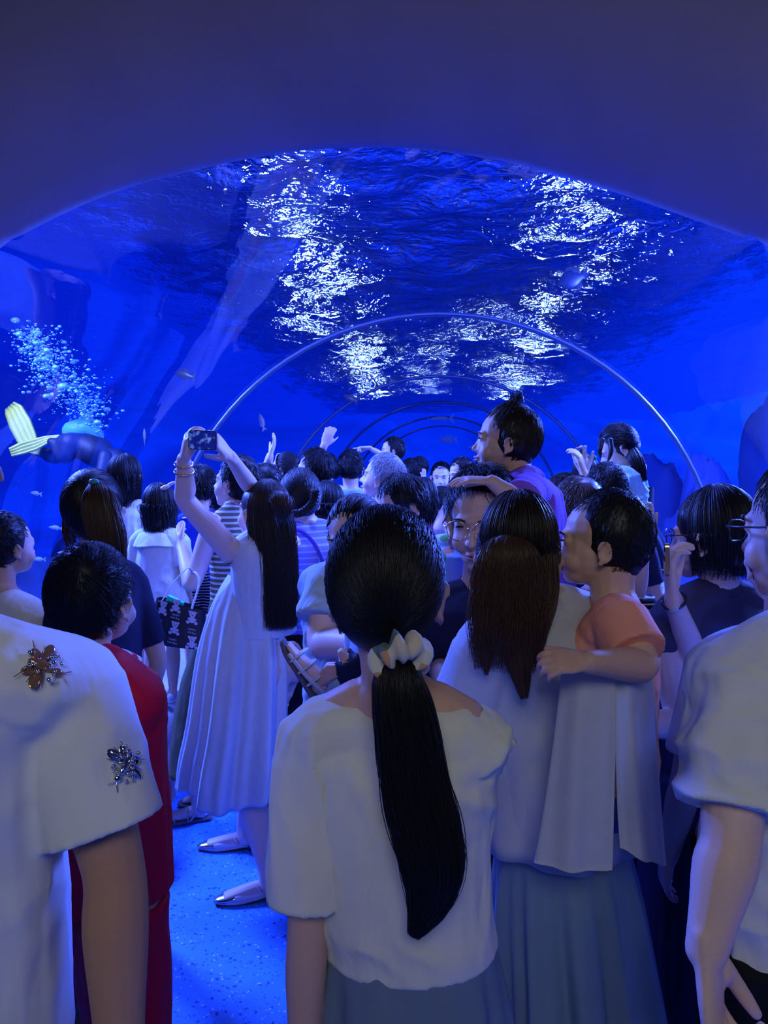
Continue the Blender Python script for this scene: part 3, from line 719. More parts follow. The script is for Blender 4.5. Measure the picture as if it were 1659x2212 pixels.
    if legs is not None and not no_legs or legs:
        for sd, sx in (('L', -1), ('R', 1)):
            g = (legs or {}).get(sd, {}); hip = X(sx*.055*scl*br, 0, tz(0))
            if 'foot' in g:
                ft = np.array(g['foot'], float); kn = np.array(g['knee'], float) if 'knee' in g else ik(hip, ft+V(0, 0, .045*scl), .245*scl, .245*scl, bf)
                an = ft
            else:
                an = X(sx*(.062+g.get('out', 0))*scl, g.get('fwd', -.01)*scl, z0)+V(lean[0], lean[1], 0)*0; an[2] = z0; kn = hip*.48+(an+V(0, 0, .045*scl))*.52+bf*.012*scl
            au = an+V(0, 0, .06*scl) if 'foot' not in g or g.get('std', 1) else an
            parts.append(chain([list(hip)+[lr*1.15], list(hip*.5+kn*.5)+[lr*.95], list(kn)+[lr*.66], list(kn*.65+au*.35)+[lr*.70], list(au)+[lr*.40]], 14, 4))
            if 'foot' not in g or g.get('std', 1):
                parts.append(chain([list(au)+[lr*.42], list(an+V(0, 0, .034)*scl-bf*.01*scl)+[lr*.46]], 10, 2)); fdv = np.array(g.get('fdir', bf), float)
                parts.append(chain([list(an-fdv*.02*scl+V(0, 0, .030)*scl)+[.014*scl, .020*scl], list(an+fdv*.05*scl+V(0, 0, .022)*scl)+[.018*scl, .013*scl], list(an+fdv*.09*scl+V(0, 0, .016)*scl)+[.018*scl, .007*scl]], 10, 2, ref=V(0, 0, 1)))
            leg_pts[sd] = (hip, kn, au, an, lr)
    out['legs'] = leg_pts
    P = empty('person', (nb[0], nb[1], z0), label, cat, group)
    out['root'] = P
    bv, bfc, bn = fuse(parts, v_, 2)
    # sculpt the head only
    hm = np.linalg.norm(bv-Ho, axis=1) < .14*s
    if face: bv[hm] = head_sculpt(bv[hm], bn[hm], HF, s)
    garments = []; skf = None
    t = lambda p: Ho+HR @ (V(*p)*s)
    if face:
        for sx in (-1, 1):
            put('eye', xf(ell((sx*.032, .0845, .0095), (.0125, .0050, .0032)), HR, Ho, 1) if False else xf((ell((sx*.032, .0835, .0095), (.0110, .0052, .0027))[0]*s, ell((0, 0, 0), (1, 1, 1))[1]), HR, Ho), EYE, P)
            put('eyebrow', chain([list(t((sx*.016, .0905, .024)))+[.0016*s, .0022*s], list(t((sx*.032, .089, .029)))+[.0016*s, .0026*s], list(t((sx*.048, .078, .025)))+[.0016*s, .0022*s]], 8, 3), BROW, P)
        put('mouth', joinvf(chain([list(t((-.020, .0865, -.0585+.004*child)))+[.0018*s], list(t((-.007, .0955, -.0560+.004*child)))+[.0036*s], list(t((.007, .0955, -.0560+.004*child)))+[.0036*s], list(t((.020, .0865, -.0585+.004*child)))+[.0018*s]], 8, 3),
                            chain([list(t((-.018, .0850, -.0640+.004*child)))+[.0018*s], list(t((0, .0945, -.0665+.004*child)))+[.0044*s], list(t((.018, .0850, -.0640+.004*child)))+[.0018*s]], 8, 3)), LIP, P)
    # hair
    if hair:
        kind = hair[0]; kw = dict(hair[1]); hm_ = kw.pop('mat', HAIR); scn = {2: 1.0, 1: .6, 0: .3}[lod]; rr = {2: 1.0, 1: 1.5, 0: 2.4}[lod]
        kw.setdefault('n', 1400); kw['n'] = int(kw['n']*scn); kw['r'] = kw.get('r', .0009)*rr
        if kind == 'short': hv = hair_short(HF, s, **kw)
        elif kind == 'down': kw['zend'] = kw.get('zend', Ho[2]-.2); hv = hair_down(HF, s, **kw)
        elif kind == 'cap': hv = cap_to(HF, s, **kw)
        out['hair'] = put('hair', hv, hm_, P)
    # top
    if top:
        e = top.get('ease', .012); hem = top.get('hem', -.05); nd = top.get('nd', .0); k = top.get('flare', 1.0)
        st = []
        for tt, row in zip((-.08, .08, .38, .72, .92), torso): st.append((tt, row[3]+e, row[4]+e))
        ts = np.array([q[0] for q in st]); rx = np.array([q[1] for q in st]); ry = np.array([q[2] for q in st])
        lev = [hem, hem+.02, hem+.12, .25, .5, .75, .92]; lev = [q for q in lev if q <= .25 or q > hem+.14]; tp_ = 1.02-nd/(zsh-hipz); lev = sorted(set(min(q, tp_-.08) for q in lev)); rows = []
        for q in lev:
            a, b_ = np.interp(q, ts, rx), np.interp(q, ts, ry)
            if q < ts[0]: a, b_ = rx[0], ry[0]
            bx_ = top.get('box', .5); a = a*(1-bx_)+max(rx[1], rx[3])*bx_; b_ = b_*(1-bx_)+max(ry[1], ry[3])*bx_
            fl = 1+(k-1)*max(0, (.6-q))/.65
            rows.append([*X(0, 0, tz(q)), a*fl, b_*fl])
        rows.append([*X(0, -.004, tz(1.02)-nd), (.066*scl+e)*top.get('nw', 1), .044*scl+e*.7]); rows.append([*X(0, -.008, tz(1.075)-nd), .050*scl*top.get('nw', 1), .040*scl])
        tp = [chain(rows, 22, 3, ref=bf, round_ends=False)]
        sl = top.get('sleeve', .6)
        for sd, sx in (('L', -1), ('R', 1)):
            sh, m1, el, wr, ar, inn = arm_pts[sd]; se = top.get('se', 1.28); er = ar*1.1+e*.8
            se_ = sh-V(0, 0, .003) if sl > 0 else inn*.5+sh*.5-V(0, 0, .008)
            tp.append(chain([list(inn-V(0, 0, nd*.6+.002))+[.034*scl+e*.5]]+([list(X(sx*sw*.75, -.004, zsh-.012*scl-nd*.25))+[.031*scl+e*.75]] if sl > 0 else [])+[list(se_)+[er if sl > 0 else .030*scl+e*.3]], 14, 3))
            if sl > 0:
                q = lambda t: sh+(el-sh)*t if t <= 1 else el+(wr-el)*(t-1)
                cs = top.get('cuff', 1.0); ts_ = [0, .3*sl, .65*sl, sl-.03, sl]
                tp.append(chain([list(q(x_))+[(er*(1-x_/max(sl, .01))+ar*se*cs*(x_/max(sl, .01)))*1.0+.001] for x_ in ts_], 18, 3, round_ends=False))
        tv, tf, tn = fuse(tp, top.get('vox', v_*1.15), top.get('sm', 5))
        fd_ = folds(tv, tn, top.get('fold', .006), top.get('fsc', (.10, .10, .22)), seed=len(bpy.data.objects) % 17)-tv
        fd_[:, 2] *= .3; fd_ *= (np.clip((tv[:, 2]-tz(hem))/.05, .25, 1)*np.clip(1.6-1.6*np.abs(tn[:, 2]), .1, 1))[:, None]; tv = tv+fd_
        garments.append((tv, tf))
        out['top'] = put(top.get('name', 'shirt'), (tv, tf), top['mat'], P)
        if top.get('collar'):
            c = X(0, -.012, zsh+.020*scl-nd*.5); rr_ = nk*1.45
            pts = [list(c+bx*rr_*math.cos(a)+bf*rr_*math.sin(a)+V(0, 0, .012*math.sin(-a)))+[.010*s, .022*s] for a in np.linspace(-PI*1.35, PI*.35, 15)]
            put('collar', chain(pts, 10, 2, ref=V(0, 0, 1)), top['collar'], P)
        if top.get('trim'):
            c = X(0, -.012, zsh+top.get('trz', .012)*scl-nd); rr_ = nk*top.get('trr', 1.5)
            for i_, (dr, dz, tm) in enumerate(top['trim']):
                pts = [list(c+bx*(rr_+dr)*math.cos(a)*1.12+bf*(rr_+dr)*math.sin(a)+V(0, 0, dz+.012*math.sin(-a)))+[.0055*s, .0045*s] for a in np.linspace(0, 2*PI, 31)]
                put('neck_trim', chain(pts, 8, 1, round_ends=False), tm, P)
    # bottom
    if bottom and leg_pts:
        kind = bottom['kind']; bm = bottom['mat']
        if kind in ('trousers', 'shorts'):
            e = bottom.get('ease', .006); ln = bottom.get('len', 1.0 if kind == 'trousers' else .45)
            tp = [chain([[*X(0, 0, tz(.22)), .086*scl*br+e, .060*scl*br+e], [*X(0, -.003, tz(.05)), .096*scl*br+e, .070*scl*br+e], [*X(0, 0, tz(-.12)), .092*scl*br+e, .064*scl*br+e]], 18, 4, ref=bf)]
            for sd in leg_pts:
                hip, kn, au, an, l_ = leg_pts[sd]
                q = lambda t: hip+(kn-hip)*t*2 if t <= .5 else kn+(au-kn)*(t-.5)*2
                w = bottom.get('wide', 1.0); tt = [0, .25*ln, .5*ln, .75*ln, ln]
                tp.append(chain([list(q(x))+[(np.interp(x, [0, .25, .5, .75, 1], [1.15, 1.0, .8, .78, .62])*l_+e)*(1+(w-1)*x)] for x in tt], 16, 3, round_ends=False))
            tv, tf, tn = fuse(tp, v_*1.4, 4); tv = folds(tv, tn, bottom.get('fold', .005), (.08, .08, .2), seed=3)
            put(kind, (tv, tf), bm, P); garments.append((tv, tf))
        elif kind == 'skirt':
            zt, zb = tz(bottom.get('from', .3)), z0+bottom.get('hem', .25)*scl; w = bottom.get('wide', 1.5)
            st = []
            for t_ in (0, .12, .3, .6, 1):
                z = zt+(zb-zt)*t_; c = X(0, 0, z); rr_ = (.076+.014*min(1, t_*4))*scl*br*(1+(w-1)*t_)+.006+bottom.get('ex', 0)
                st.append([c[0], c[1], z, rr_, rr_*.76, max(0, t_-.15)**.7])
            dv, df = drape(st, 128 if lod else 64, bottom.get('nf', 9), bottom.get('amp', .02), seed=bottom.get('seed', 1), ax=B)
            put(bottom.get('name', 'skirt'), (dv, df), bm, P); skf = (dv, df[:len(df)//2])
    if shoes and leg_pts:
        um, sm = shoes
        for sd in leg_pts:
            g = (legs or {}).get(sd, {}); an = leg_pts[sd][3]
            if g.get('std', 1) == 0: continue
            fdv = np.array(g.get('fdir', bf), float); up, so = shoe_parts(an, fdv, scl/1.65*.98)
            uv = fuse(up, .008, 3); o_ = put('shoe', (uv[0], uv[1]), um, P); put('sole', so[0], sm, o_)
    rel = bv-X(0, 0, zsh); neck = (np.hypot(rel[:, 0], rel[:, 1]) < (top or {}).get('skipr', .040)*scl) & (bv[:, 2] > zsh-(top or {}).get('skipz', .020)*scl)
    ams = np.zeros(len(bv), bool)
    for sd in ('L', 'R'):
        a_, b_ = out['el'][sd], out['wr'][sd]; ab = b_-a_; t_ = np.clip(((bv-a_) @ ab)/np.dot(ab, ab), 0, 1.8); ams |= np.linalg.norm(bv-(a_+t_[:, None]*ab), axis=1) < max(.055*scl, .060)
    ams &= np.hypot(bv[:, 0]-X(0, 0, hipz)[0], bv[:, 1]-X(0, 0, hipz)[1]) > .085*scl
    out['skip'] = ams
    bv = tuck(bv, bn, garments, skip=neck | (ams & ((top or {}).get('sleeve', .6) < 1)))
    if skf is not None: bv = tuck(bv, bn, [skf], .006, .06, skip=ams)
    out['body'] = put('body', (bv, bfc), skin, P)
    if gl: glasses(P, HF, s, gl[0], rect=gl[1])
    return out
# ============================================================ the crowd
WHT = cloth('white_cotton', (.72, .73, .74), wr=.6)
WHTY = cloth('cream_cotton', (.72, .71, .60), wr=.6)
WSAT = cloth('white_satin', (.66, .70, .80), rough=.42, spec=.5, wr=.35, wrs=14, trans=.12)
SHEER = cloth('sheer_white', (.70, .72, .74), rough=.7, trans=.35, wr=.12)
NAVY = cloth('navy_cotton', (.012, .014, .04), wr=.3)
BLACK = cloth('black_cotton', (.008, .008, .011), wr=.3)
CHAR = cloth('charcoal_cotton', (.055, .05, .085), wr=.3)
RED = cloth('red_jersey', (.62, .006, .03), rough=.6, wr=.3)
KNIT = cloth('lilac_knit', (.20, .21, .72), stripe=(42, .30, 2), col2=(.40, .40, .80), wr=.3, bump=.8)
STRI = cloth('striped_rib', (.16, .14, .07), stripe=(42, .42, 2), col2=(.70, .68, .60))
OLIVE = cloth('olive_twill', (.11, .095, .045), wr=.3)
DENIM = cloth('denim', (.05, .09, .26), wr=.3)
BLUSK = cloth('blue_grey_skirt', (.20, .29, .36), wr=.45, wrs=6)
BLUSK2 = cloth('slate_skirt', (.16, .22, .30), wr=.4)
ORANGE = cloth('orange_tee', (.90, .35, .23), wr=.35)
PURP = cloth('purple_tee', (.26, .10, .55), wr=.3)
CYAN = cloth('cyan_tee', (.10, .45, .62), wr=.3)
MINT = cloth('mint_cotton', (.42, .66, .62), wr=.3)
SKYB = cloth('sky_cotton', (.30, .42, .62), wr=.3)
PINK = cloth('pink_cotton', (.75, .10, .30), wr=.3)
LILAC = cloth('lilac_cotton', (.45, .25, .65), wr=.3)
MUST = cloth('mustard_cotton', (.45, .25, .04), wr=.3)
ROYAL = cloth('royal_cotton', (.02, .05, .50), wr=.3)
GREYC = cloth('grey_cotton', (.22, .22, .26), wr=.3)
BSTR = cloth('black_white_stripes', (.01, .01, .015), stripe=(60, .25, 2), col2=(.6, .6, .65))
TEALW = cloth('pale_teal', (.42, .56, .58), wr=.5)
SHOEW = plain('white_leather', (.68, .68, .72), .4, spec=.4)
SHOED = plain('dark_leather', (.02, .02, .025), .5)
SOLE = plain('rubber_sole', (.10, .10, .12), .8)
SOLEW = plain('white_sole', (.55, .55, .58), .7)
GOLD = plain('gold', (.8, .55, .25), .25, metal=1.0)
SILV = plain('silver', (.75, .77, .82), .18, metal=1.0)
STEELB = plain('dark_steel', (.05, .05, .07), .3, metal=.6)
HAIRJ = plain('hair_chestnut', (.022, .012, .010), .42, spec=.4, scale=400)
SH1 = (SHOEW, SOLEW); SH2 = (SHOED, SOLE)
def floor_at(px, py, z=0.0):
    r = W(px, py, 1.0)-CAMP; return CAMP+r*((z-CAMP[2])/r[2])
def surf(obj, px, py):
    """point and normal of an object where the line through (px, py) meets it"""
    bpy.context.view_layer.update()
    mi = obj.matrix_world.inverted(); o = mi @ Vector(CAMP); d = (mi.to_3x3() @ Vector(W(px, py, 1.0)-CAMP)).normalized()
    ok, p, n, _ = obj.ray_cast(o, d)
    if not ok: return None
    return np.array(obj.matrix_world @ p), np.array((obj.matrix_world.to_3x3() @ n).normalized())
def band(P, name, c, axis, r, w, mat, n=20, r2=None, ref=None):
    a = nrm(np.cross(axis, V(0, .2, 1) if abs(axis[2]) < .8 else V(0, 1, 0))); b = np.cross(nrm(axis), a)
    pts = [list(c+a*r*math.cos(t)+b*(r2 or r)*math.sin(t))+[w] for t in np.linspace(0, 2*PI, n+1)]
    return put(name, chain(pts, 8, 1, round_ends=False), mat, P)

# --- girl with the long black ponytail, centre foreground
g = person('girl in a white tee with a long black ponytail in a scrunchie', (836, 1279), 1.13, hh=.228, yaw=-4, hyaw=-3, lod=2, skin=SKIN, lean=(-.065, 0), zsh=1.222, build=.82, shw=.96, face=False, group=None,
           top=dict(mat=WHTY, sleeve=.86, hem=.19, ease=.020, se=1.36, nd=.040, nw=1.40, skipr=.085, skipz=.06, flare=1.04, box=.8, fold=.014, fsc=(.10, .10, .26)), bottom=dict(kind='skirt', mat=BLUSK2, hem=.12, wide=1.6, amp=.05, nf=8, ex=.012, **{'from': .5}), shoes=SH1,
           arms=dict(L=dict(hand=W(655, 2330, 1.10), elbow=W(664, 2000, 1.10), sh=W(678, 1640, 1.13)), R=dict(sh=W(950, 1622, 1.15), hand=W(930, 2150, 1.42), elbow=W(968, 1930, 1.20))),
           hair=('cap', dict(tie=(.018, -.118, -.050), n=2600, r=.0009)))
P0 = g['root']
side = RT
put('ponytail', joinvf(tail([(*W(866, 1425, 1.0), .018, .016), (*W(862, 1480, .985), .032, .026), (*W(880, 1580, .985), .039, .030), (*W(898, 1700, .985), .041, .028), (*W(922, 1800, .98), .041, .026), (*W(935, 1880, .98), .037, .024), (*W(925, 1950, .98), .026, .018), (*W(893, 2022, .98), .006, .006)], n=1900, r=.0008, side=side, ends=.32, fly=.035, wave=.003, sfrac=.80),
     tail([(*W(735, 1235, 1.10), .016, .012), (*W(732, 1310, 1.10), .010, .008), (*W(738, 1370, 1.09), .003, .003)], n=60, r=.0007, side=side, solid=False)), HAIR, P0)
# scrunchie: ruffled ring of cloth
def scrunchie(P, c, axis, r, w, mat, name='scrunchie'):
    a = nrm(np.cross(axis, V(0, 0, 1))); b = np.cross(nrm(axis), a); rings = []; n = 14
    for i in range(72):
        t = 2*PI*i/72; k = 1+.30*math.sin(t*9)+.18*math.sin(t*5+1)
        cc = c+(a*math.cos(t)+b*math.sin(t))*r*(1+.10*math.sin(t*9+2))+nrm(axis)*.006*math.sin(t*7)
        rad = nrm(a*math.cos(t)+b*math.sin(t)); rings.append(ring(cc, rad, nrm(axis), w*k, w*k*1.15, n))
    v = np.vstack(rings); f = [(i*n+j, ((i+1) % 72)*n+j, ((i+1) % 72)*n+(j+1) % n, i*n+(j+1) % n) for i in range(72) for j in range(n)]
    return put(name, (v, np.array(f)), mat, P)
m, nt, b = new_mat('scrunchie_print'); tc = N_(nt, 'ShaderNodeTexCoord'); vo = N_(nt, 'ShaderNodeTexVoronoi'); vo.inputs['Scale'].default_value = 26; nt.links.new(tc.outputs['Object'], vo.inputs[0])
cr = N_(nt, 'ShaderNodeValToRGB'); nt.links.new(vo.outputs['Color'], cr.inputs[0]); e = cr.color_ramp.elements; cr.color_ramp.interpolation = 'CONSTANT'
e[0].color = (.62, .55, .42, 1); e[1].position = .75; e[1].color = (.12, .17, .14, 1); x_ = cr.color_ramp.elements.new(.35); x_.color = (.55, .30, .18, 1); x_ = cr.color_ramp.elements.new(.55); x_.color = (.66, .62, .55, 1)
nt.links.new(cr.outputs[0], b.inputs['Base Color']); b.inputs['Roughness'].default_value = .9
scrunchie(P0, W(866, 1418, .995), nrm(W(880, 1500, .98)-W(855, 1390, 1.02)), .026, .0145, m)

# --- woman carrying the boy in orange
z = person('woman in a sheer white blouse and blue-grey skirt carrying a child on her arm', (1120, 1214), 1.47, hh=.212, yaw=34, hyaw=-8, lod=2, skin=SKIN, lean=(-.13, -.08), zsh=1.29, build=.95, shw=.92, face=False,
           top=dict(name='blouse', mat=SHEER, sleeve=1.5, hem=.15, ease=.026, se=1.9, nd=-.010, nw=.95, skipr=.028, skipz=0, flare=1.15, box=.8, fold=.006, fsc=(.1, .1, .3)), bottom=dict(kind='skirt', mat=BLUSK, hem=.08, wide=1.55, amp=.055, nf=11, seed=4, **{'from': .3}), shoes=SH1,
           arms=dict(R=dict(hand=W(1215, 1540, 1.70), elbow=W(1300, 1590, 1.58)), L=dict(hand=W(985, 1700, 1.65), elbow=W(985, 1600, 1.48))),
           hair=('cap', dict(tie=(.010, -.100, .040), n=1800, mat=HAIRD)))
ZP = z['root']
# loose lower layers of the blouse
B_ = np.eye(3)
q = lambda x, y, d: W(x, y, d)
c0, c1, c2 = q(1130, 1420, 1.47), q(1180, 1600, 1.48), q(1215, 1830, 1.49)
_bb = drape([(c0[0]+.01, c0[1], 1.235, .135, .085, .1), (c1[0]-.01, c1[1], c1[2], .165, .11, .4), (c2[0]-.02, c2[1], c2[2]+.02, .175, .13, .8)], 160, 7, .018, seed=5); put('blouse_body', _bb, SHEER, ZP); tuck_more(z, _bb)
def sheet(pts, mat, P, name, thick=.003, sub=10, seed=0, amp=.006, fr=30):
    """hanging sheet from rows of corner points (top row first)"""
    R0 = np.array([catmull(np.array(r, float), sub) for r in pts]); G = np.array([catmull(R0[:, j], sub) for j in range(R0.shape[1])]).transpose(1, 0, 2)
    a, b = G.shape[:2]; u = np.linspace(0, 1, b)[None, :]; t = np.linspace(0, 1, a)[:, None]
    G = G-FW*(amp*np.sin(u*fr+seed+.8*np.sin(t*3))*(.3+.7*t))[:, :, None]
    v = np.vstack([G.reshape(-1, 3), (G+FW*thick).reshape(-1, 3)]); n = a*b; f = []
    for i in range(a-1):
        for j in range(b-1):
            k = i*b+j; f.append((k, k+1, k+b+1, k+b)); f.append((n+k, n+k+b, n+k+b+1, n+k+1))
    for i in range(a-1):
        for k in (i*b, i*b+b-1): f.append((k, k+b, n+k+b, n+k))
    for j in range(b-1):
        for k in (j, (a-1)*b+j): f.append((k, n+k, n+k+1, k+1))
    return put(name, (v, f), mat, P)
sheet([[q(1215, 1440, 1.30), q(1265, 1446, 1.27), q(1330, 1446, 1.27)], [q(1195, 1600, 1.28), q(1250, 1600, 1.25), q(1330, 1600, 1.26)], [q(1172, 1760, 1.28), q(1245, 1770, 1.25), q(1326, 1770, 1.26)], [q(1153, 1862, 1.28), q(1235, 1884, 1.25), q(1322, 1878, 1.26)]], SHEER, ZP, 'back_panel', seed=1, amp=.004, fr=14)
sheet([[q(1326, 1446, 1.28), q(1362, 1448, 1.28), q(1412, 1455, 1.34)], [q(1330, 1600, 1.27), q(1378, 1600, 1.28), q(1420, 1610, 1.37)], [q(1335, 1740, 1.28), q(1390, 1750, 1.29), q(1430, 1755, 1.38)], [q(1340, 1832, 1.28), q(1397, 1862, 1.29), q(1438, 1868, 1.40)]], SHEER, ZP, 'sleeve_drape', seed=3, amp=.006, fr=12)
put('ponytail', joinvf(tail([(*W(1112, 1172, 1.33), .022, .016), (*W(1105, 1200, 1.31), .050, .024), (*W(1098, 1290, 1.31), .060, .022), (*W(1097, 1370, 1.31), .058, .020), (*W(1090, 1450, 1.32), .048, .010)], n=1500, r=.0008, side=side, ends=.50, fly=.05, wave=.004, sfrac=.66),
     tail([(*W(1110, 1340, 1.31), .030, .014), (*W(1120, 1420, 1.31), .022, .010), (*W(1132, 1510, 1.31), .006, .004)], n=380, r=.0008, side=side, ends=.25, fly=.05, solid=False),
     tail([(*W(1178, 1200, 1.36), .020, .016), (*W(1180, 1280, 1.35), .022, .014), (*W(1168, 1350, 1.34), .016, .010), (*W(1160, 1440, 1.34), .004, .004)], n=260, r=.0008, side=side, ends=.5, fly=.05, solid=False),
     tail([(*W(1060, 1340, 1.31), .012, .010), (*W(1055, 1400, 1.31), .010, .008), (*W(1050, 1460, 1.31), .003, .003)], n=90, r=.0008, side=side, ends=.25, fly=.05, solid=False)), HAIRB, ZP)
put('hair_puff', hair_down((np.eye(3), W(1118, 1180, 1.42)), .80, W(1100, 1240, 1.4)[2], n=500, r=.0009, phi=100, solid=True, spread=.8, taper=.6), HAIRD, ZP)

# --- boy in orange on her arm
o_ = person('small boy in an orange tee, carried by the woman in the sheer white blouse', (1298, 1176), 1.47, hh=.193, yaw=62, hyaw=74, lod=2, child=1, skin=SKIN, z0=.48, zsh=1.30, build=1.1, shw=1.0, lean=(0, .05),
            top=dict(mat=ORANGE, sleeve=.75, hem=-.05, ease=.016, se=1.45, nd=.006, fold=.006, fsc=(.07, .07, .14)), bottom=dict(kind='shorts', mat=DENIM),
            legs=dict(L=dict(foot=W(1230, 1650, 1.72), knee=W(1290, 1560, 1.75), std=0), R=dict(foot=W(1180, 1650, 1.75), knee=W(1230, 1560, 1.80), std=0)),
            arms=dict(L=dict(sh=W(1335, 1338, 1.36), elbow=W(1388, 1436, 1.28), hand=W(1272, 1430, 1.21), hdir=W(1215, 1428, 1.20)-W(1272, 1430, 1.21), palm=FW*.8-UP*.8, curl=38, thumb=40, hs=.62, r=1.28), R=dict(hand=W(1200, 1420, 1.6), elbow=W(1250, 1400, 1.62))),
            hair=('short', dict(n=2600, ln=.012, r=.0007, buzz=True, lift=.03, thick=.985, fr=.030, mat=HAIR)))

# --- man at the right edge
r_ = person('man in a white tee with dark glasses at the right edge, arm hanging', (1738, 1150), 1.20, hh=.226, yaw=34, hyaw=32, hpitch=-4, lod=2, skin=SKIN2, zsh=1.325, build=1.05, shw=1.0, belly=1.15,
            top=dict(mat=WHT, sleeve=.84, hem=-.26, ease=.020, se=1.28, nd=.008, box=.9, fold=.018, fsc=(.10, .10, .07)), bottom=dict(kind='trousers', mat=BLACK), shoes=SH2,
            arms=dict(L=dict(sh=W(1592, 1475, 1.12), elbow=W(1580, 1805, 1.03), hand=W(1526, 2052, .99), hdir=W(1538, 2180, .98)-W(1526, 2052, .99), palm=RT*.75-FW*.5, curl=52, thumb=32, r=1.12, hs=1.04)),
            hair=('short', dict(n=2400, ln=.028, r=.0007, lift=.05, thick=1.0)), gl=(STEELB, True))
# --- man at the left edge
l_ = person('man in a white shirt with beaded insects at the left edge', (-178, 1034), .92, hh=.228, yaw=-10, hyaw=22, lod=2, skin=SKIN3, zsh=1.372, build=1.05, shw=1.12, face=False,
            top=dict(mat=WHT, sleeve=.80, hem=-.20, ease=.028, se=1.50, nd=.012, box=.9, fold=.008, fsc=(.16, .16, .22), collar=WHT), bottom=dict(kind='trousers', mat=BLACK), shoes=SH2,
            arms=dict(R=dict(sh=W(138, 1490, .93), elbow=W(245, 1870, .90), hand=W(262, 2330, .86)), L=dict(hand=W(-420, 2100, .9))),
            hair=('short', dict(n=2000, ln=.03, r=.0008)))
RHIN = plain('rhinestone_brown', (.40, .20, .12), .15, metal=.5, spec=1.0); RHIS = plain('rhinestone_silver', (.7, .72, .8), .08, metal=1.0)
def insect(top_, P, px, py, sz, ang, mat, mat2):
    h = surf(top_, px, py)
    if h is None: print('MISS insect'); return
    p, n = h; n = nrm(n); a = nrm(np.cross(n, V(0, 0, 1))); b = np.cross(n, a); ca, sa = math.cos(ang), math.sin(ang); u = a*ca+b*sa; v = -a*sa+b*ca; parts = []; p = p+n*.002
    R = np.stack([u, v, n], 1)
    parts.append(ell(p+n*.002*sz, V(.006, .017, .005)*sz, R)); parts.append(ell(p+v*.020*sz, V(.0055, .006, .005)*sz, R))
    for sx in (-1, 1):
        for k, (w, l, an) in enumerate(((.007, .018, 35), (.006, .014, 75))):
            d = u*sx*math.cos(D(an-30))+v*math.sin(D(an-30))*(-1 if k else .4); R2 = np.stack([nrm(np.cross(n, d)), nrm(d), n], 1); parts.append(ell(p+d*l*sz, V(w, l*.75, .0018)*sz, R2))
        for k in (-.9, -.3, .4): 
            e = p+u*sx*.026*sz+v*(.012*k*2)*sz; parts.append(chain([list(p+v*.010*k*sz)+[.0008*sz], list((p+e)/2+v*.004*k*sz+n*.002)+[.0007*sz], list(e)+[.0005*sz]], 6, 2))
        parts.append(chain([list(p+v*.024*sz)+[.0007*sz], list(p+v*.034*sz+u*sx*.008*sz)+[.0006*sz]], 6, 2))
    o = put('insect_patch', joinvf(*parts), mat, P); st = []
    rr = random.Random(3)
    for i in range(26):
        st.append(ell(p+u*(rr.random()-.5)*.036*sz+v*(rr.random()-.5)*.040*sz+n*.005*sz, V(.0016, .0016, .0014)*sz*(1+rr.random()), R, 6, 4))
    put('rhinestones', joinvf(*st), mat2, o)
insect(l_['top'], l_['root'], 88, 1440, .95, .9, RHIN, RHIS)
insect(l_['top'], l_['root'], 268, 1650, .95, -.9, RHIS, RHIS)

# --- boy in the red jersey
rb = person('boy in a long red basketball jersey with white-trimmed collar', (207, 1300), 1.45, hh=.198, yaw=-28, hyaw=-6, lod=2, child=1, skin=SKIN, zsh=1.198, build=.95, shw=.74, face=False,
            arms=dict(L=dict(hand=W(180, 1560, 1.75), elbow=W(128, 1610, 1.5)), R=dict(hand=W(235, 1560, 1.80), elbow=W(298, 1600, 1.56))), top=dict(name='jersey', mat=RED, sleeve=.2, hem=.05, ease=.034, flare=1.1, nd=.004, box=.9, fold=.006, trim=((.002, 0, WHT), (.012, -.006, RED), (.020, -.012, WHT)), trz=.034, trr=1.78), bottom=dict(kind='shorts', mat=RED, wide=1.3, len=.5), shoes=SH2,
            hair=('short', dict(n=3400, ln=.034, r=.0007, lift=.09, whorl=(.35, -.75, .6))))
for x1 in (.012, .022):
    hp_, kn_ = rb['legs']['R'][0], rb['legs']['R'][1]
# --- woman in navy with the high brown ponytail
nv = person('woman in navy with a high brown ponytail behind the boy in red', (205, 1108), 2.35, hh=.236, yaw=56, hyaw=8, lod=1, skin=SKIN, zsh=1.262, shw=.74, build=.85, face=False,
            top=dict(mat=NAVY, sleeve=.8, hem=-.05, ease=.012, se=1.22, nd=.004), bottom=dict(kind='trousers', mat=NAVY), shoes=SH1, hair=('cap', dict(tie=(.0, -.085, .080), n=2400, mat=HAIR)))
put('ponytail', joinvf(tail([(*W(206, 1045, 2.20), .016, .016), (*W(212, 1075, 2.17), .046, .026), (*W(222, 1120, 2.16), .052, .028), (*W(238, 1175, 2.16), .048, .026), (*W(262, 1240, 2.17), .016, .012)], n=700, r=.0009, side=side, ends=.3, fly=.04),
     tail([(*W(160, 1090, 2.30), .03, .02), (*W(150, 1150, 2.30), .02, .015), (*W(158, 1195, 2.30), .01, .008)], n=120, r=.0009, side=side, fly=.05, ends=.5, solid=False)), HAIRB, nv['root'])
put('hair_tie', xf(ell((0, 0, 0), (.016, .010, .010)), np.eye(3), W(203, 1041, 2.18)), plain('teal_band', (.02, .30, .35), .4), nv['root'])
# --- boy at the far left
person('short-haired boy in a cream top standing by the glass at the far left', (16, 1183), 2.4, hh=.205, yaw=-22, hyaw=-25, child=1, lod=1, skin=SKIN, face=False, build=.9, top=dict(mat=WHTY, sleeve=.7, hem=-.05, nd=.015, nw=1.25, ease=.02), bottom=dict(kind='shorts', mat=NAVY), shoes=SH1,
       hair=('short', dict(n=2600, ln=.016, r=.0007, buzz=True, lift=.05)))

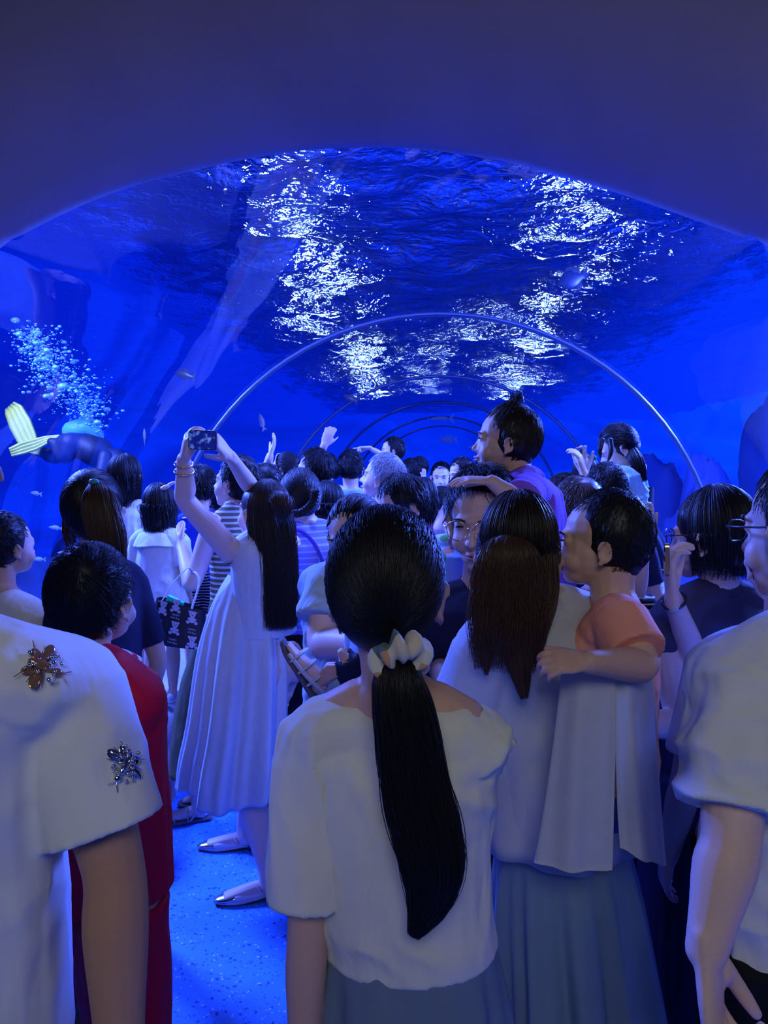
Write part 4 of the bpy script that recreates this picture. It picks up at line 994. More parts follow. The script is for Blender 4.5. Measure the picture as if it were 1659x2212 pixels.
# --- children on the left kerb
e_ = person('girl in a white blouse and denim shorts on the left kerb', (274, 1030), 4.0, hh=.208, yaw=14, hyaw=-12, z0=.4, lod=1, build=.85, shw=.85, face=False, top=dict(name='blouse', mat=WHT, sleeve=.5, hem=-.12, ease=.03, se=1.7, flare=1.2, fold=.012),
       bottom=dict(kind='shorts', mat=DENIM, ease=.02, wide=1.3), shoes=SH1, hair=('down', dict(zend=W(0, 1092, 4.0)[2], n=1800, phi=165, spread=.9)))
f_ = person('little girl with a hair clip and round white collar, left kerb', (348, 1092), 3.8, hh=.195, child=1, yaw=-8, hyaw=-10, z0=.4, lod=1, build=.95, face=False, top=dict(name='blouse', mat=WHT, sleeve=.7, hem=-.2, ease=.03, se=1.7, flare=1.3, fold=.014),
       bottom=dict(kind='shorts', mat=WHT), shoes=SH1, hair=('down', dict(zend=W(0, 1146, 3.8)[2], n=1500, phi=150, wave=.010)))
c_ = f_['X'](0, -.02, f_['zsh'])
put('round_collar', drape([(c_[0], c_[1], f_['zsh']+.028, .050, .045, 0), (c_[0], c_[1], f_['zsh']+.012, .095, .075, .1), (c_[0], c_[1]-.01, f_['zsh']-.045, .118, .100, .3)], 64, 8, .01, thick=.004), WHT, f_['root'])
put('hair_clip', joinvf(ell(W(356, 1053, 3.72), (.030, .010, .012), Ry(-.4)), ell(W(368, 1046, 3.72), (.028, .008, .009), Ry(-.5))), plain('clip', (.75, .55, .45), .3), f_['root'])
person('dark-haired boy in royal blue with striped collar, behind the little girl with the clip', (434, 1052), 4.15, hh=.205, child=1, yaw=15, hyaw=30, z0=.4, lod=1, build=.9, face=False, top=dict(mat=ROYAL, sleeve=.6, trim=((.002, 0, WHT), (.014, -.006, ROYAL), (.024, -.012, WHT)), nd=.01), bottom=dict(kind='shorts', mat=BSTR), shoes=SH1,
       hair=('short', dict(n=2000, ln=.04, r=.0009, spiky=.3)))
person('small child in profile between the royal-blue boy and the striped woman', (456, 1082), 4.5, hh=.185, child=1, yaw=70, hyaw=88, z0=.4, lod=1, build=.9, top=dict(mat=SKYB), bottom=dict(kind='shorts', mat=NAVY), shoes=SH1, hair=('short', dict(n=1500, ln=.04)))

# --- woman in the striped sleeveless top
s_ = person('woman with short dark hair in a striped sleeveless top and olive trousers', (508, 1046), 3.3, hh=.222, yaw=58, hyaw=72, hpitch=8, lod=1, skin=SKIN2, zsh=1.385, shw=.92, build=.92,
            top=dict(name='tank_top', mat=STRI, sleeve=0, hem=.28, ease=.010, nd=.0, fold=.002, box=.3), bottom=dict(kind='trousers', mat=OLIVE, wide=1.9, ease=.016, len=.86),
            legs=dict(L=dict(foot=floor_at(430, 1772), fdir=-RT-FW*.3*V(1, 1, 0)), R=dict(foot=floor_at(470, 1740), fdir=-RT)),
            arms=dict(L=dict(sh=W(462, 1128, 3.2), elbow=W(415, 1262, 3.15), hand=W(392, 1180, 3.35), palm=V(1, 0, 0)), R=dict(hand=W(470, 1330, 3.6), elbow=W(500, 1290, 3.6))),
            hair=('short', dict(n=2600, ln=.060, r=.0009, thick=1.03, mat=HAIR, bowl=True)))
SANS = plain('sandal_strap', (.35, .33, .36), .5)
def sandal(P, ank, fdir, s=1.0, straps=True, silver=None):
    up, so = shoe_parts(ank, fdir, s); o = put('sandal', xf((so[0][0]*V(1, 1, 1), so[0][1]), np.eye(3), V(0, 0, 0)), SOLE, P)
    f = nrm(V(fdir[0], fdir[1], 0)); x = V(f[1], -f[0], 0); Q = lambda a, b, c: ank+(f*a+x*b+V(0, 0, c))*s; st = []
    for a, h in ((.11, .045), (.05, .066)):
        st.append(chain([list(Q(a, -.040, .018))+[.006*s, .003*s], list(Q(a, -.022, h*.85))+[.006*s, .003*s], list(Q(a, 0, h))+[.006*s, .003*s], list(Q(a, .022, h*.85))+[.006*s, .003*s], list(Q(a, .040, .018))+[.006*s, .003*s]], 8, 3, ref=f))
    st.append(chain([list(Q(.04, -.036, .02))+[.005*s], list(Q(-.01, -.034, .07))+[.005*s], list(Q(-.045, 0, .075))+[.005*s], list(Q(-.01, .034, .07))+[.005*s], list(Q(.04, .036, .02))+[.005*s]], 8, 3))
    put('strap', joinvf(*st), SANS, o)
for sd, g_ in (('L', (430, 1772)), ('R', (470, 1740))): sandal(s_['root'], floor_at(*g_), -RT-(FW*.3*V(1, 1, 0) if sd == 'L' else 0), .98)

# --- woman in the long white dress filming
A1 = floor_at(578, 1938); A2 = floor_at(528, 1832)
j = person('woman in a long white satin dress holding a phone overhead, long brown hair', (563, 1108), 2.80, hh=.218, yaw=48, hyaw=58, hpitch=6, lod=2, skin=SKIN2, zsh=1.325, shw=.92, build=.86,
           top=dict(name='bodice', mat=WSAT, sleeve=0, hem=.30, ease=.008, nd=.012, nw=1.1, fold=.003, box=.5), bottom=None,
           legs=dict(L=dict(foot=A1, fdir=-RT-FW*.25*V(1, 1, 0)), R=dict(foot=A2, fdir=-RT-FW*.05*V(1, 1, 0))),
           arms=dict(L=dict(sh=W(500, 1192, 2.72), elbow=W(402, 1082, 2.58), hand=W(397, 992, 2.50), hdir=W(404, 945, 2.46)-W(397, 992, 2.50), palm=RT*1.0+FW*.2, curl=35, thumb=15, r=1.05),
                     R=dict(sh=W(590, 1165, 2.88), elbow=W(548, 1062, 2.85), hand=W(497, 985, 2.55), hdir=W(465, 948, 2.48)-W(497, 985, 2.55), palm=-RT*.9-UP*.3+FW*.2, curl=35, thumb=30, r=.95)),
           hair=('down', dict(zend=W(0, 1350, 2.75)[2], n=3000, phi=92, mat=HAIRJ, r=.0009, taper=.95, back=.03, vary=.015)))
JP = j['root']
dc = lambda x, y, d=2.8: W(x, y, d)
st = []
for x, y, w_, dp, fo in ((541, 1240, .084, .070, 0), (535, 1275, .108, .085, .1), (528, 1330, .135, .10, .2), (522, 1420, .160, .12, .5), (513, 1560, .172, .15, .8), (505, 1640, .182, .17, 1.0), (500, 1700, .186, .18, 1.0)):
    c = dc(x, y); st.append((c[0], c[1], c[2], w_, dp, fo))
_ds = drape(st, 160, 8, .040, seed=8, hemwave=.03); put('dress_skirt', _ds, WSAT, JP); tuck_more(j, _ds, .05)
def maryjane(P, ank, fdir, s=.93):
    f = nrm(V(fdir[0], fdir[1], 0)); x = V(f[1], -f[0], 0); Q = lambda a, b, c: np.array(ank)+(f*a+x*b+V(0, 0, c))*s
    sole = chain([list(Q(-.055, 0, .020))+[.026*s, .008*s], list(Q(0, 0, .016))+[.026*s, .007*s], list(Q(.07, 0, .009))+[.036*s, .006*s], list(Q(.13, 0, .008))+[.040*s, .006*s], list(Q(.195, 0, .010))+[.024*s, .006*s]], 14, 3, ref=V(0, 0, 1))
    up = fuse([sole, chain([list(Q(-.045, 0, .040))+[.026*s, .032*s], list(Q(0, 0, .032))+[.030*s, .020*s], list(Q(.06, 0, .028))+[.036*s, .016*s], list(Q(.11, 0, .028))+[.040*s, .020*s], list(Q(.15, 0, .024))+[.036*s, .015*s]], 14, 3, ref=V(0, 0, 1))], .005, 2)
    o = put('shoe', (up[0], up[1]), SHOEW, P)
    put('toe_cap', chain([list(Q(.128, 0, .025))+[.0395*s, .0195*s], list(Q(.16, 0, .022))+[.0345*s, .0155*s], list(Q(.192, 0, .017))+[.024*s, .011*s], list(Q(.205, 0, .014))+[.016*s, .007*s]], 16, 3, ref=V(0, 0, 1)), SILV, o)
    put('sole', joinvf(box(Q(-.045, 0, .010), V(.022, .026, .012)*s, np.stack([f, x, V(0, 0, 1)], 1)), chain([list(Q(-.01, 0, .010))+[.022*s, .004*s], list(Q(.07, 0, .004))+[.036*s, .004*s], list(Q(.20, 0, .005))+[.024*s, .004*s]], 10, 3, ref=V(0, 0, 1))), SHOED, o)
    put('strap', chain([list(Q(.02, -.036, .035))+[.006*s, .002*s], list(Q(.045, -.020, .058))+[.006*s, .002*s], list(Q(.055, 0, .064))+[.006*s, .002*s], list(Q(.045, .020, .058))+[.006*s, .002*s], list(Q(.02, .036, .035))+[.006*s, .002*s]], 8, 3, ref=f), SHOEW, o)
maryjane(JP, A1, -RT-FW*.25*V(1, 1, 0)); maryjane(JP, A2, -RT-FW*.05*V(1, 1, 0))
wa = W(397, 992, 2.50)-W(402, 1082, 2.58)
band(JP, 'bracelet', W(397, 1002, 2.508), wa, .031, .0022, GOLD); band(JP, 'bracelet', W(398, 1018, 2.52), wa, .033, .0026, GOLD)
# bun and the twist at the back of her head
put('hair_bun', tail([(*W(590, 1075, 2.66), .02, .02), (*W(606, 1080, 2.62), .034, .026), (*W(612, 1100, 2.62), .030, .024), (*W(600, 1125, 2.64), .012, .012)], n=400, r=.0009, side=side, fly=.08, ends=.4), HAIRB, JP)

def phone(label, c, right, up, w_, h_, screen=True, case=None, group=None):
    n = nrm(np.cross(right, up)); R = np.stack([nrm(right), nrm(up), n], 1)
    t = empty('smartphone', c, label, 'phone', group)
    def slab(w, h, d, r=.008):
        pts = []
        for sx, sy, a0 in ((1, 1, 0), (-1, 1, 90), (-1, -1, 180), (1, -1, 270)):
            for a in (0, 30, 60, 90): pts.append((sx*(w/2-r)+r*math.cos(D(a0+a)), sy*(h/2-r)+r*math.sin(D(a0+a))))
        pts = np.array(pts); m_ = len(pts); lo = np.column_stack([pts, np.full(m_, -d/2)]); hi = np.column_stack([pts, np.full(m_, d/2)])
        return np.vstack([lo, hi]), [tuple(range(m_))[::-1], tuple(range(m_, 2*m_))]+[(i, (i+1) % m_, m_+(i+1) % m_, m_+i) for i in range(m_)]
    put('phone_body', xf(slab(w_, h_, .009), R, c), case or STEELB, t, smooth=False)
    put('screen', xf(slab(w_*.94, h_*.92, .001, .005), R, c+n*.0052), SCREEN, t, smooth=False)
    for k in range(2): put('camera_lens', xf(ell((w_*.36, h_*(.28-.28*k), -.0055), (.007, .007, .002)), R, c), EYE, t)
    return t
m, nt, b = new_mat('screen_image'); L = nt.links; tc = N_(nt, 'ShaderNodeTexCoord'); nz = N_(nt, 'ShaderNodeTexNoise'); nz.inputs['Scale'].default_value = 60; nz.inputs['Detail'].default_value = 3; L.new(tc.outputs['Object'], nz.inputs[0])
cr = N_(nt, 'ShaderNodeValToRGB'); L.new(nz.outputs['Fac'], cr.inputs[0]); e = cr.color_ramp.elements; e[0].position = .5; e[0].color = (.004, .01, .22, 1); e[1].position = .72; e[1].color = (.12, .25, .9, 1)
L.new(cr.outputs[0], b.inputs['Emission Color']); b.inputs['Emission Strength'].default_value = .9; b.inputs['Base Color'].default_value = (.01, .01, .03, 1); b.inputs['Roughness'].default_value = .15; SCREEN = m
phone('phone held sideways overhead by the woman in the white dress, screen showing blue water', W(438, 951, 2.385), RT*1.0-FW*.08-UP*.04, UP, .092, .062)

# --- bear-print tote
m, nt, b = new_mat('tote_black'); b.inputs['Base Color'].default_value = (.006, .006, .010, 1); b.inputs['Roughness'].default_value = .7; TOTE = m
BEAR = plain('bear_print', (.50, .46, .50), .8); BEARD = plain('bear_print_dark', (.03, .03, .05), .8)
tb = empty('tote_bag', W(378, 1400, 3.05), 'black tote bag printed with white teddy bears, hanging by the striped woman', 'bag')
tc_ = [W(338, 1291, 3.05), W(436, 1318, 3.02), W(433, 1404, 3.02), W(320, 1386, 3.05)]
bu = nrm(tc_[1]-tc_[0]); bv_ = nrm(tc_[0]-tc_[3]); bn_ = nrm(np.cross(bu, bv_)); bn_ = bn_ if np.dot(bn_, FW) < 0 else -bn_
def quadpt(u, v): return (tc_[3]*(1-u)+tc_[2]*u)*(1-v)+(tc_[0]*(1-u)+tc_[1]*u)*v
def bagpt(u, v, d=0): return quadpt(u, v)+bn_*(.030*math.sin(PI*min(max(u, 0), 1))*(1-.6*v)+d)
gv = []; gn = 14
for sgn in (1, -1):
    for i in range(gn+1):
        for k in range(gn+1):
            p = bagpt(i/gn, k/gn) if sgn > 0 else quadpt(i/gn, k/gn)-bn_*(.045+.02*math.sin(PI*i/gn)); gv.append(p)
n1 = (gn+1)**2; gf = []
for i in range(gn):
    for k in range(gn):
        a_ = i*(gn+1)+k; gf.append((a_, a_+gn+1, a_+gn+2, a_+1)); gf.append((n1+a_, n1+a_+1, n1+a_+gn+2, n1+a_+gn+1))
for i in range(gn):
    a_ = i*(gn+1); gf.append((a_, n1+a_, n1+a_+gn+1, a_+gn+1))            # bottom
    a_ = i; gf.append((a_, a_+1, n1+a_+1, n1+a_)); a_ = gn*(gn+1)+i; gf.append((a_, n1+a_, n1+a_+1, a_+1))
put('bag_body', (np.array(gv), gf), TOTE, tb)
def disc(u, v, r, d, e=1.0, du=0, dv=0, seg=14):
    c = bagpt(u, v, d+.0035); return [c+(bu*math.cos(t)*r*e+bv_*math.sin(t)*r) for t in np.linspace(0, 2*PI, seg, endpoint=False)]
def discs(L_):
    vs, fs = [], []
    for u, v, r, d, e in L_:
        q_ = disc(u, v, r, d, e); k = len(vs); vs += q_+[p_-bn_*.0008 for p_ in q_]; m_ = len(q_); fs.append(tuple(range(k, k+m_))); fs += [(k+i, k+(i+1) % m_, k+m_+(i+1) % m_, k+m_+i) for i in range(m_)]
    return np.array(vs), fs
S_ = 1/.20
for (u, v) in ((.20, .80), (.48, .93), (.83, .74), (.52, .42), (.14, .18), (.86, .14), (-.0, .55)):
    if u < .02: continue
    W_ = .20; Hh = .17
    def o2(dx, dy, r, d, e=1.0): return (u+dx/W_, v+dy/Hh, r, d, e)
    put('bear_print', discs([o2(-.011, .026, .0055, .0011), o2(.011, .026, .0055, .0011), o2(0, .018, .0125, .0012, 1.1), o2(0, -.004, .0135, .0011), o2(-.015, -.016, .0065, .0013, 1.2), o2(.015, -.016, .0065, .0013, 1.2), o2(-.013, -.002, .005, .0012), o2(.013, -.002, .005, .0012)]), BEAR, tb, smooth=False)
    put('bear_face', discs([o2(-.005, .020, .0016, .0016), o2(.005, .020, .0016, .0016), o2(0, .0145, .0022, .0016, 1.2)]), BEARD, tb, smooth=False)
def lettering(txt, size, c, right, up, mat, P, name='lettering', ext=.0004):
    cu = bpy.data.curves.new('t', 'FONT'); cu.body = txt; cu.size = size; cu.align_x = 'CENTER'; cu.align_y = 'CENTER'; cu.extrude = ext
    o = bpy.data.objects.new('t', cu); COL.objects.link(o); dg = bpy.context.evaluated_depsgraph_get(); me = bpy.data.meshes.new_from_object(o.evaluated_get(dg))
    v = np.empty(len(me.vertices)*3, np.float32); me.vertices.foreach_get('co', v); v = v.reshape(-1, 3).astype(float); f = [tuple(p.vertices) for p in me.polygons]
    bpy.data.objects.remove(o); n = np.cross(right, up); R = np.stack([right, up, n], 1)
    return put(name, (v @ R.T+c, f), mat, P, smooth=False)
for (u, v, t1) in ((.50, .71, 1), (.15, .50, 1), (.84, .44, 1), (.52, .14, 1), (.84, .955, 0), (.18, .985, 0)):
    c = bagpt(u, v, .0045)
    if t1: lettering('HAPPY', .011, c+bv_*.006, bu, bv_, BEAR, tb)
    lettering('Little Bear', .010, c-bv_*.006, bu, bv_, BEAR, tb)
HAND = cloth('bag_handle', (.5, .5, .55))
put('handle', chain([list(bagpt(.15, .98, .002))+[.006, .0025], list(W(372, 1262, 3.05))+[.006, .0025], list(W(405, 1228, 3.08))+[.006, .0025], list(W(418, 1240, 3.12))+[.006, .0025]], 8, 5), HAND, tb)
put('handle', chain([list(bagpt(.80, .98, .002))+[.006, .0025], list(W(430, 1262, 3.06))+[.006, .0025], list(W(424, 1240, 3.1))+[.006, .0025], list(W(418, 1236, 3.12))+[.006, .0025]], 8, 5), HAND, tb)
put('green_wrapper', box(W(378, 1300, 3.06), (.035, .012, .014), Ry(.45)), plain('green_foil', (.02, .75, .45), .3), None, base=W(378, 1300, 3.06), smooth=False, label='bright green packet sticking out of the bear-print tote bag', category='packet')

# --- woman in the lilac knit
k_ = person('woman in a lilac-blue knitted sweater with braided black hair and black trousers', (646, 1080), 3.10, hh=.225, yaw=42, hyaw=25, hpitch=-6, lod=1, skin=SKIN2, zsh=1.33, shw=1.0, build=1.26, belly=1.15, face=False,
            top=dict(name='sweater', mat=KNIT, sleeve=1.75, hem=.16, ease=.022, se=1.35, nd=.012, nw=1.15, box=.7, fold=.010, fsc=(.14, .14, .10)), bottom=dict(kind='trousers', mat=BLACK, ease=.02), shoes=SH2,
            arms=dict(L=dict(hand=W(610, 1260, 3.4), elbow=W(600, 1290, 3.05)), R=dict(hand=W(680, 1290, 3.3))),
            hair=('cap', dict(tie=(.0, -.11, -.04), n=2600, low=-.1)))
for (a_, b_) in (((690, 1050), 1.0),):
    pts = [(682, 1060), (678, 1080), (667, 1096), (652, 1107), (636, 1110)]; br_ = []
    for ph in (0, 2*PI/3, 4*PI/3):
        C_ = catmull(np.array([W(x, y, 2.96) for x, y in pts]), 8); m_ = len(C_); T_ = np.gradient(C_, axis=0); row = []
        for i in range(m_):
            t_ = nrm(T_[i]); u_ = nrm(np.cross(t_, FW)); row.append(list(C_[i]+u_*.010*math.sin(i*.75+ph)+FW*.006*math.sin(2*(i*.75+ph)))+[.0085])
        br_.append(chain(row, 8, 1))
    put('braid', joinvf(*br_, ell(W(645, 1073, 3.06), (.088, .06, .090))), HAIR, k_['root'])
def on_cloth(objs, pts, off=.006):
    out = []
    for px, py in pts:
        hs = [h for h in (surf(o, px, py) for o in objs) if h is not None]
        if hs: h = min(hs, key=lambda q_: np.dot(q_[0]-CAMP, FW)); out.append(h[0]+nrm(h[1])*off)
    return out
sp_ = on_cloth([k_['top']], [(612, 1150), (630, 1146), (648, 1148), (664, 1160), (680, 1180), (692, 1205), (700, 1235), (703, 1270)])
if len(sp_) > 2: put('bag_strap', chain([list(p)+[.003, .008] for p in sp_], 8, 4), cloth('strap_violet', (.10, .06, .45)), k_['root'])
# --- cluster behind her
person('dark-haired person mostly hidden behind the raised arm of the woman in the dress', (574, 1058), 3.7, hh=.225, yaw=15, lod=0, face=False, top=dict(mat=NAVY), bottom=dict(kind='trousers', mat=NAVY), shoes=SH2, hair=('short', dict(n=3000, ln=.05, thick=1.04)))
lm = person('man with glasses in a navy tee looking left, short spiky hair', (676, 1017), 4.4, hh=.226, yaw=30, hyaw=74, hpitch=4, lod=1, skin=SKIN2, top=dict(mat=NAVY, sleeve=.8, ease=.02), bottom=dict(kind='trousers', mat=BLACK), shoes=SH2, hair=('short', dict(n=3200, ln=.045, lift=.10, spiky=.25)), gl=(STEELB, True), shw=1.0, build=1.05)
mm = person('woman with a pale headband and black hair raising one arm, looking left', (614, 1018), 5.0, hh=.22, yaw=60, hyaw=75, lod=1, skin=SKIN2, top=dict(mat=NAVY, sleeve=.2), bottom=dict(kind='trousers', mat=NAVY), shoes=SH2,
            arms=dict(L=dict(sh=W(590, 1058, 5.0), elbow=W(572, 1030, 4.9), hand=W(583, 985, 4.8), hdir=UP+RT*.35, palm=-RT, curl=15)), hair=('cap', dict(tie=(0, -.11, .03), n=2400)))
HF = mm['HF']; t_ = lambda p: HF[1]+HF[0] @ V(*p)
put('headband', chain([list(t_((-.082, .01, -.01)))+[.004, .008], list(t_((-.078, .025, .06)))+[.004, .008], list(t_((-.04, .03, .112)))+[.004, .008], list(t_((.04, .03, .112)))+[.004, .008], list(t_((.078, .025, .06)))+[.004, .008]], 8, 4, ref=V(0, 1, 0)), plain('headband_pink', (.75, .5, .55), .5), mm['root'])
put('hair_bun', ell(t_((0, -.125, .04)), (.035, .03, .035)), HAIR, mm['root'])
nn_ = person('woman with a black ponytail in white reaching up, behind the man in navy', (706, 1010), 6.9, hh=.235, yaw=25, hyaw=30, lod=0, face=False, top=dict(mat=WHT, sleeve=.6), bottom=dict(kind='trousers', mat=NAVY), shoes=SH2,
             arms=dict(L=dict(elbow=W(688, 992, 5.3), hand=W(700, 962, 5.2), hdir=UP+RT*.4, palm=FW)), hair=('cap', dict(tie=(0, -.11, .05), n=3000)))
put('ponytail', tail([(*W(718, 1000, 5.25), .03, .03), (*W(724, 1015, 5.2), .045, .03), (*W(722, 1034, 5.2), .015, .015)], n=260, r=.002), HAIR, nn_['root'])
person('curly dark-haired girl in a pink top, beside the man in the pale polo', (708, 1090), 4.1, hh=.205, yaw=10, child=1, lod=1, face=False, top=dict(mat=PINK), bottom=dict(kind='skirt', mat=PINK), shoes=SH1, hair=('down', dict(zend=W(0, 1112, 4.1)[2], n=1500, wave=.022, bulk=1.12, phi=160)))
person('heavy-set man in a pale mint polo shirt seen from behind, cropped hair', (757, 1013), 5.3, hh=.235, yaw=12, hyaw=8, lod=1, skin=SKIN, build=1.25, shw=1.1, face=False, top=dict(mat=MINT, sleeve=.85, ease=.03, collar=SKYB), bottom=dict(kind='trousers', mat=NAVY), shoes=SH2, hair=('short', dict(n=3500, ln=.02, buzz=True)))
person('grey-haired man in profile looking up to the left', (823, 1034), 3.85, hh=.232, yaw=60, hyaw=76, hpitch=10, lod=1, skin=SKIN2, build=1.05, top=dict(mat=SKYB, sleeve=.8), bottom=dict(kind='trousers', mat=GREYC), shoes=SH2, hair=('short', dict(n=3200, ln=.06, mat=HAIRG, thick=1.02, r=.0011)))
qz = W(845, 975, 5.6)[2]
person('small boy in mustard riding on shoulders, pointing left', (846, 975), 5.6, hh=.19, child=1, yaw=80, hyaw=98, z0=qz+.1-.95, lod=1, skin=SKIN2, top=dict(mat=MUST, sleeve=.6), bottom=dict(kind='shorts', mat=NAVY),
       legs=dict(L=dict(foot=W(835, 1095, 5.45), knee=W(820, 1045, 5.4), std=0), R=dict(foot=W(865, 1095, 5.9), knee=W(835, 1045, 5.95), std=0)),
       arms=dict(L=dict(sh=W(838, 992, 5.5), elbow=W(818, 978, 5.4), hand=W(796, 967, 5.35), hdir=-RT, palm=-UP, point=True, hs=.75, r=1.1)), hair=('short', dict(n=2500, ln=.03)))
person('man carrying the pointing boy, hidden behind the grey-haired man', (853, 1030), 5.75, hh=.22, yaw=60, lod=0, face=False, top=dict(mat=GREYC), bottom=dict(kind='trousers', mat=NAVY), shoes=SH2, hair=('short', dict(n=2000)))
person('man with thick dark hair bowing his head above the long ponytail girl', (868, 1098), 2.95, hh=.23, yaw=90, hyaw=118, hpitch=-26, lod=1, skin=SKIN, top=dict(mat=NAVY, sleeve=.8), bottom=dict(kind='trousers', mat=BLACK), shoes=SH2, hair=('short', dict(n=3000, ln=.05, thick=1.03)))

# --- woman facing the camera with the baby in sandals
sm = person('woman in a pale top facing the camera, holding a toddler in sandals', (766, 1168), 2.15, hh=.222, yaw=172, hyaw=162, hpitch=-12, lod=1, skin=SKIN2, zsh=1.27, top=dict(mat=TEALW, sleeve=.62, ease=.02, se=1.55, fold=.010, fsc=(.07, .07, .05)), bottom=dict(kind='skirt', mat=TEALW, hem=.2, wide=1.6, amp=.03), shoes=SH1,
            arms=dict(R=dict(sh=W(714, 1262, 2.12), elbow=W(694, 1388, 2.04), hand=W(792, 1392, 1.86), palm=-FW, r=1.2), L=dict(hand=W(835, 1380, 1.80), elbow=W(850, 1380, 2.05))),
            hair=('cap', dict(tie=(0, -.12, .02), n=2600, mat=HAIR)))
bz = W(800, 1250, 1.82)[2]
bb = person('toddler in dark shorts and strappy sandals, held by the woman in the pale top', (815, 1240), 1.80, hh=.172, child=1, yaw=150, hyaw=150, z0=bz+.09-.80, lod=1, face=False, zsh=bz-.12, top=dict(mat=SKYB), bottom=dict(kind='shorts', mat=NAVY, len=.5),
            legs=dict(R=dict(foot=W(686, 1478, 1.84), knee=W(752, 1418, 1.80), std=0), L=dict(foot=W(800, 1480, 1.7), knee=W(830, 1440, 1.7), std=0)), hair=('short', dict(n=1500, ln=.03)))
# sandal pointing up to the left
fo = W(686, 1474, 1.84); fd = nrm(W(648, 1424, 1.83)-W(686, 1478, 1.84)); nu = nrm(np.cross(fd, FW)); nu = nu if np.dot(nu, RT+UP) > 0 else -nu; bs = FW
ft = fuse([chain([list(fo-fd*.01)+[.020, .022], list(fo+fd*.03+nu*.004)+[.024, .020], list(fo+fd*.075-nu*.002)+[.026, .013], list(fo+fd*.10-nu*.004)+[.022, .009]], 12, 3, ref=nu)]+[chain([list(fo+fd*.095+bs*k*.010-nu*.004)+[.007], list(fo+fd*.118+bs*k*.010-nu*.004)+[.0055]], 8, 2) for k in (-2, -1, 0, 1, 2)], .003, 2)
put('foot', (ft[0], ft[1]), SKIN2, bb['root'])
sd_ = put('sandal', chain([list(fo-fd*.035-nu*.028)+[.026, .009], list(fo+fd*.01-nu*.026)+[.026, .009], list(fo+fd*.06-nu*.022)+[.033, .009], list(fo+fd*.105-nu*.020)+[.033, .009], list(fo+fd*.135-nu*.012)+[.024, .009]], 14, 3, ref=nu), SOLE, bb['root'])
stp = []
for a_ in (.085, .05, .012): stp.append(chain([list(fo+fd*a_+bs*-.032-nu*.018)+[.007, .003], list(fo+fd*a_-bs*.026+nu*.010)+[.007, .003], list(fo+fd*a_+nu*.024)+[.007, .003], list(fo+fd*a_+bs*.026+nu*.010)+[.007, .003], list(fo+fd*a_+bs*.032-nu*.018)+[.007, .003]], 8, 3, ref=fd))
stp.append(chain([list(fo+fd*.10-bs*.030-nu*.012)+[.005], list(fo+fd*.03-bs*.034-nu*.006)+[.006], list(fo-fd*.025-bs*.026+nu*.004)+[.006]], 8, 3))
put('strap', joinvf(*stp), plain('sandal_grey', (.50, .50, .55), .5), sd_)

# --- far middle
person('dark-haired man in sky blue looking left, farthest but one from the camera', (884, 1022), 6.9, hh=.235, yaw=50, hyaw=60, lod=0, skin=SKIN2, top=dict(mat=SKYB), bottom=dict(kind='trousers', mat=NAVY), shoes=SH2, hair=('short', dict(n=3500, ln=.05)))
cz = W(903, 1016, 6.4)[2]
person('child in royal blue carried high in the distance, raising a hand', (903, 1012), 6.9, hh=.19, child=1, yaw=50, hyaw=60, z0=cz+.1-1.45, lod=0, face=False, top=dict(mat=ROYAL), bottom=dict(kind='shorts', mat=NAVY), shoes=SH1, arms=dict(R=dict(hand=W(916, 1032, 6.1), elbow=W(908, 1045, 6.1), hdir=UP, palm=FW)), hair=('short', dict(n=3000, ln=.05, thick=1.04)))
cy = person('stout man in a cyan tee facing the camera, strap across his chest', (953, 1033), 6.3, hh=.235, yaw=178, hyaw=176, hpitch=-4, lod=1, skin=SKIN2, build=1.35, shw=1.15, top=dict(mat=CYAN, sleeve=.85, ease=.03), bottom=dict(kind='trousers', mat=NAVY), shoes=SH2, hair=('short', dict(n=3000, ln=.015, buzz=True)))
put('bag_strap', chain([list(W(946, 1056, 6.08))+[.012, .004], list(W(957, 1072, 6.05))+[.012, .004], list(W(968, 1100, 6.08))+[.012, .004]], 8, 4), cloth('strap_brown', (.12, .05, .04)), cy['root'])
person('girl in a lilac top with long straight black hair', (914, 1080), 4.2, hh=.215, yaw=0, hyaw=-8, lod=1, face=False, build=.85, top=dict(mat=LILAC, sleeve=.5), bottom=dict(kind='skirt', mat=NAVY), shoes=SH1, hair=('down', dict(zend=W(0, 1130, 4.2)[2], n=1800)))
vb = person('small girl with a dark bun in front of the man in cyan', (947, 1086), 4.8, hh=.185, child=1, yaw=60, hyaw=60, lod=1, face=False, top=dict(mat=SKYB), bottom=dict(kind='skirt', mat=SKYB), shoes=SH1, hair=('cap', dict(tie=(0, -.09, .08), n=2000)))
put('hair_bun', ell(W(938, 1066, 4.75), (.035, .035, .032)), HAIR, vb['root'])
wc = W(993, 1024, 4.4)[2]
person('toddler with a fair round face looking down to the left, held above the crowd', (995, 1025), 4.4, hh=.172, child=1, yaw=125, hyaw=122, hpitch=-12, z0=wc+.09-.85, lod=1, skin=SKIN2, top=dict(mat=SKYB), bottom=dict(kind='shorts', mat=NAVY), hair=('short', dict(n=2500, ln=.012, buzz=True, fr=.06)),
       legs=dict(L=dict(foot=W(1000, 1190, 4.4), knee=W(990, 1150, 4.25), std=0), R=dict(foot=W(1010, 1190, 4.4), knee=W(985, 1150, 4.4), std=0)))
person('person in sky blue raising a bare bent arm before the toddler', (1012, 1075), 4.5, hh=.22, yaw=110, hyaw=120, lod=1, skin=SKIN2, top=dict(mat=SKYB, sleeve=.25), bottom=dict(kind='trousers', mat=NAVY), shoes=SH2,
       arms=dict(R=dict(sh=W(990, 1128, 4.3), elbow=W(950, 1144, 4.1), hand=W(974, 1078, 4.1), hdir=UP*.9+RT*.35, palm=RT, curl=55, r=1.25)), hair=('short', dict(n=2000)))
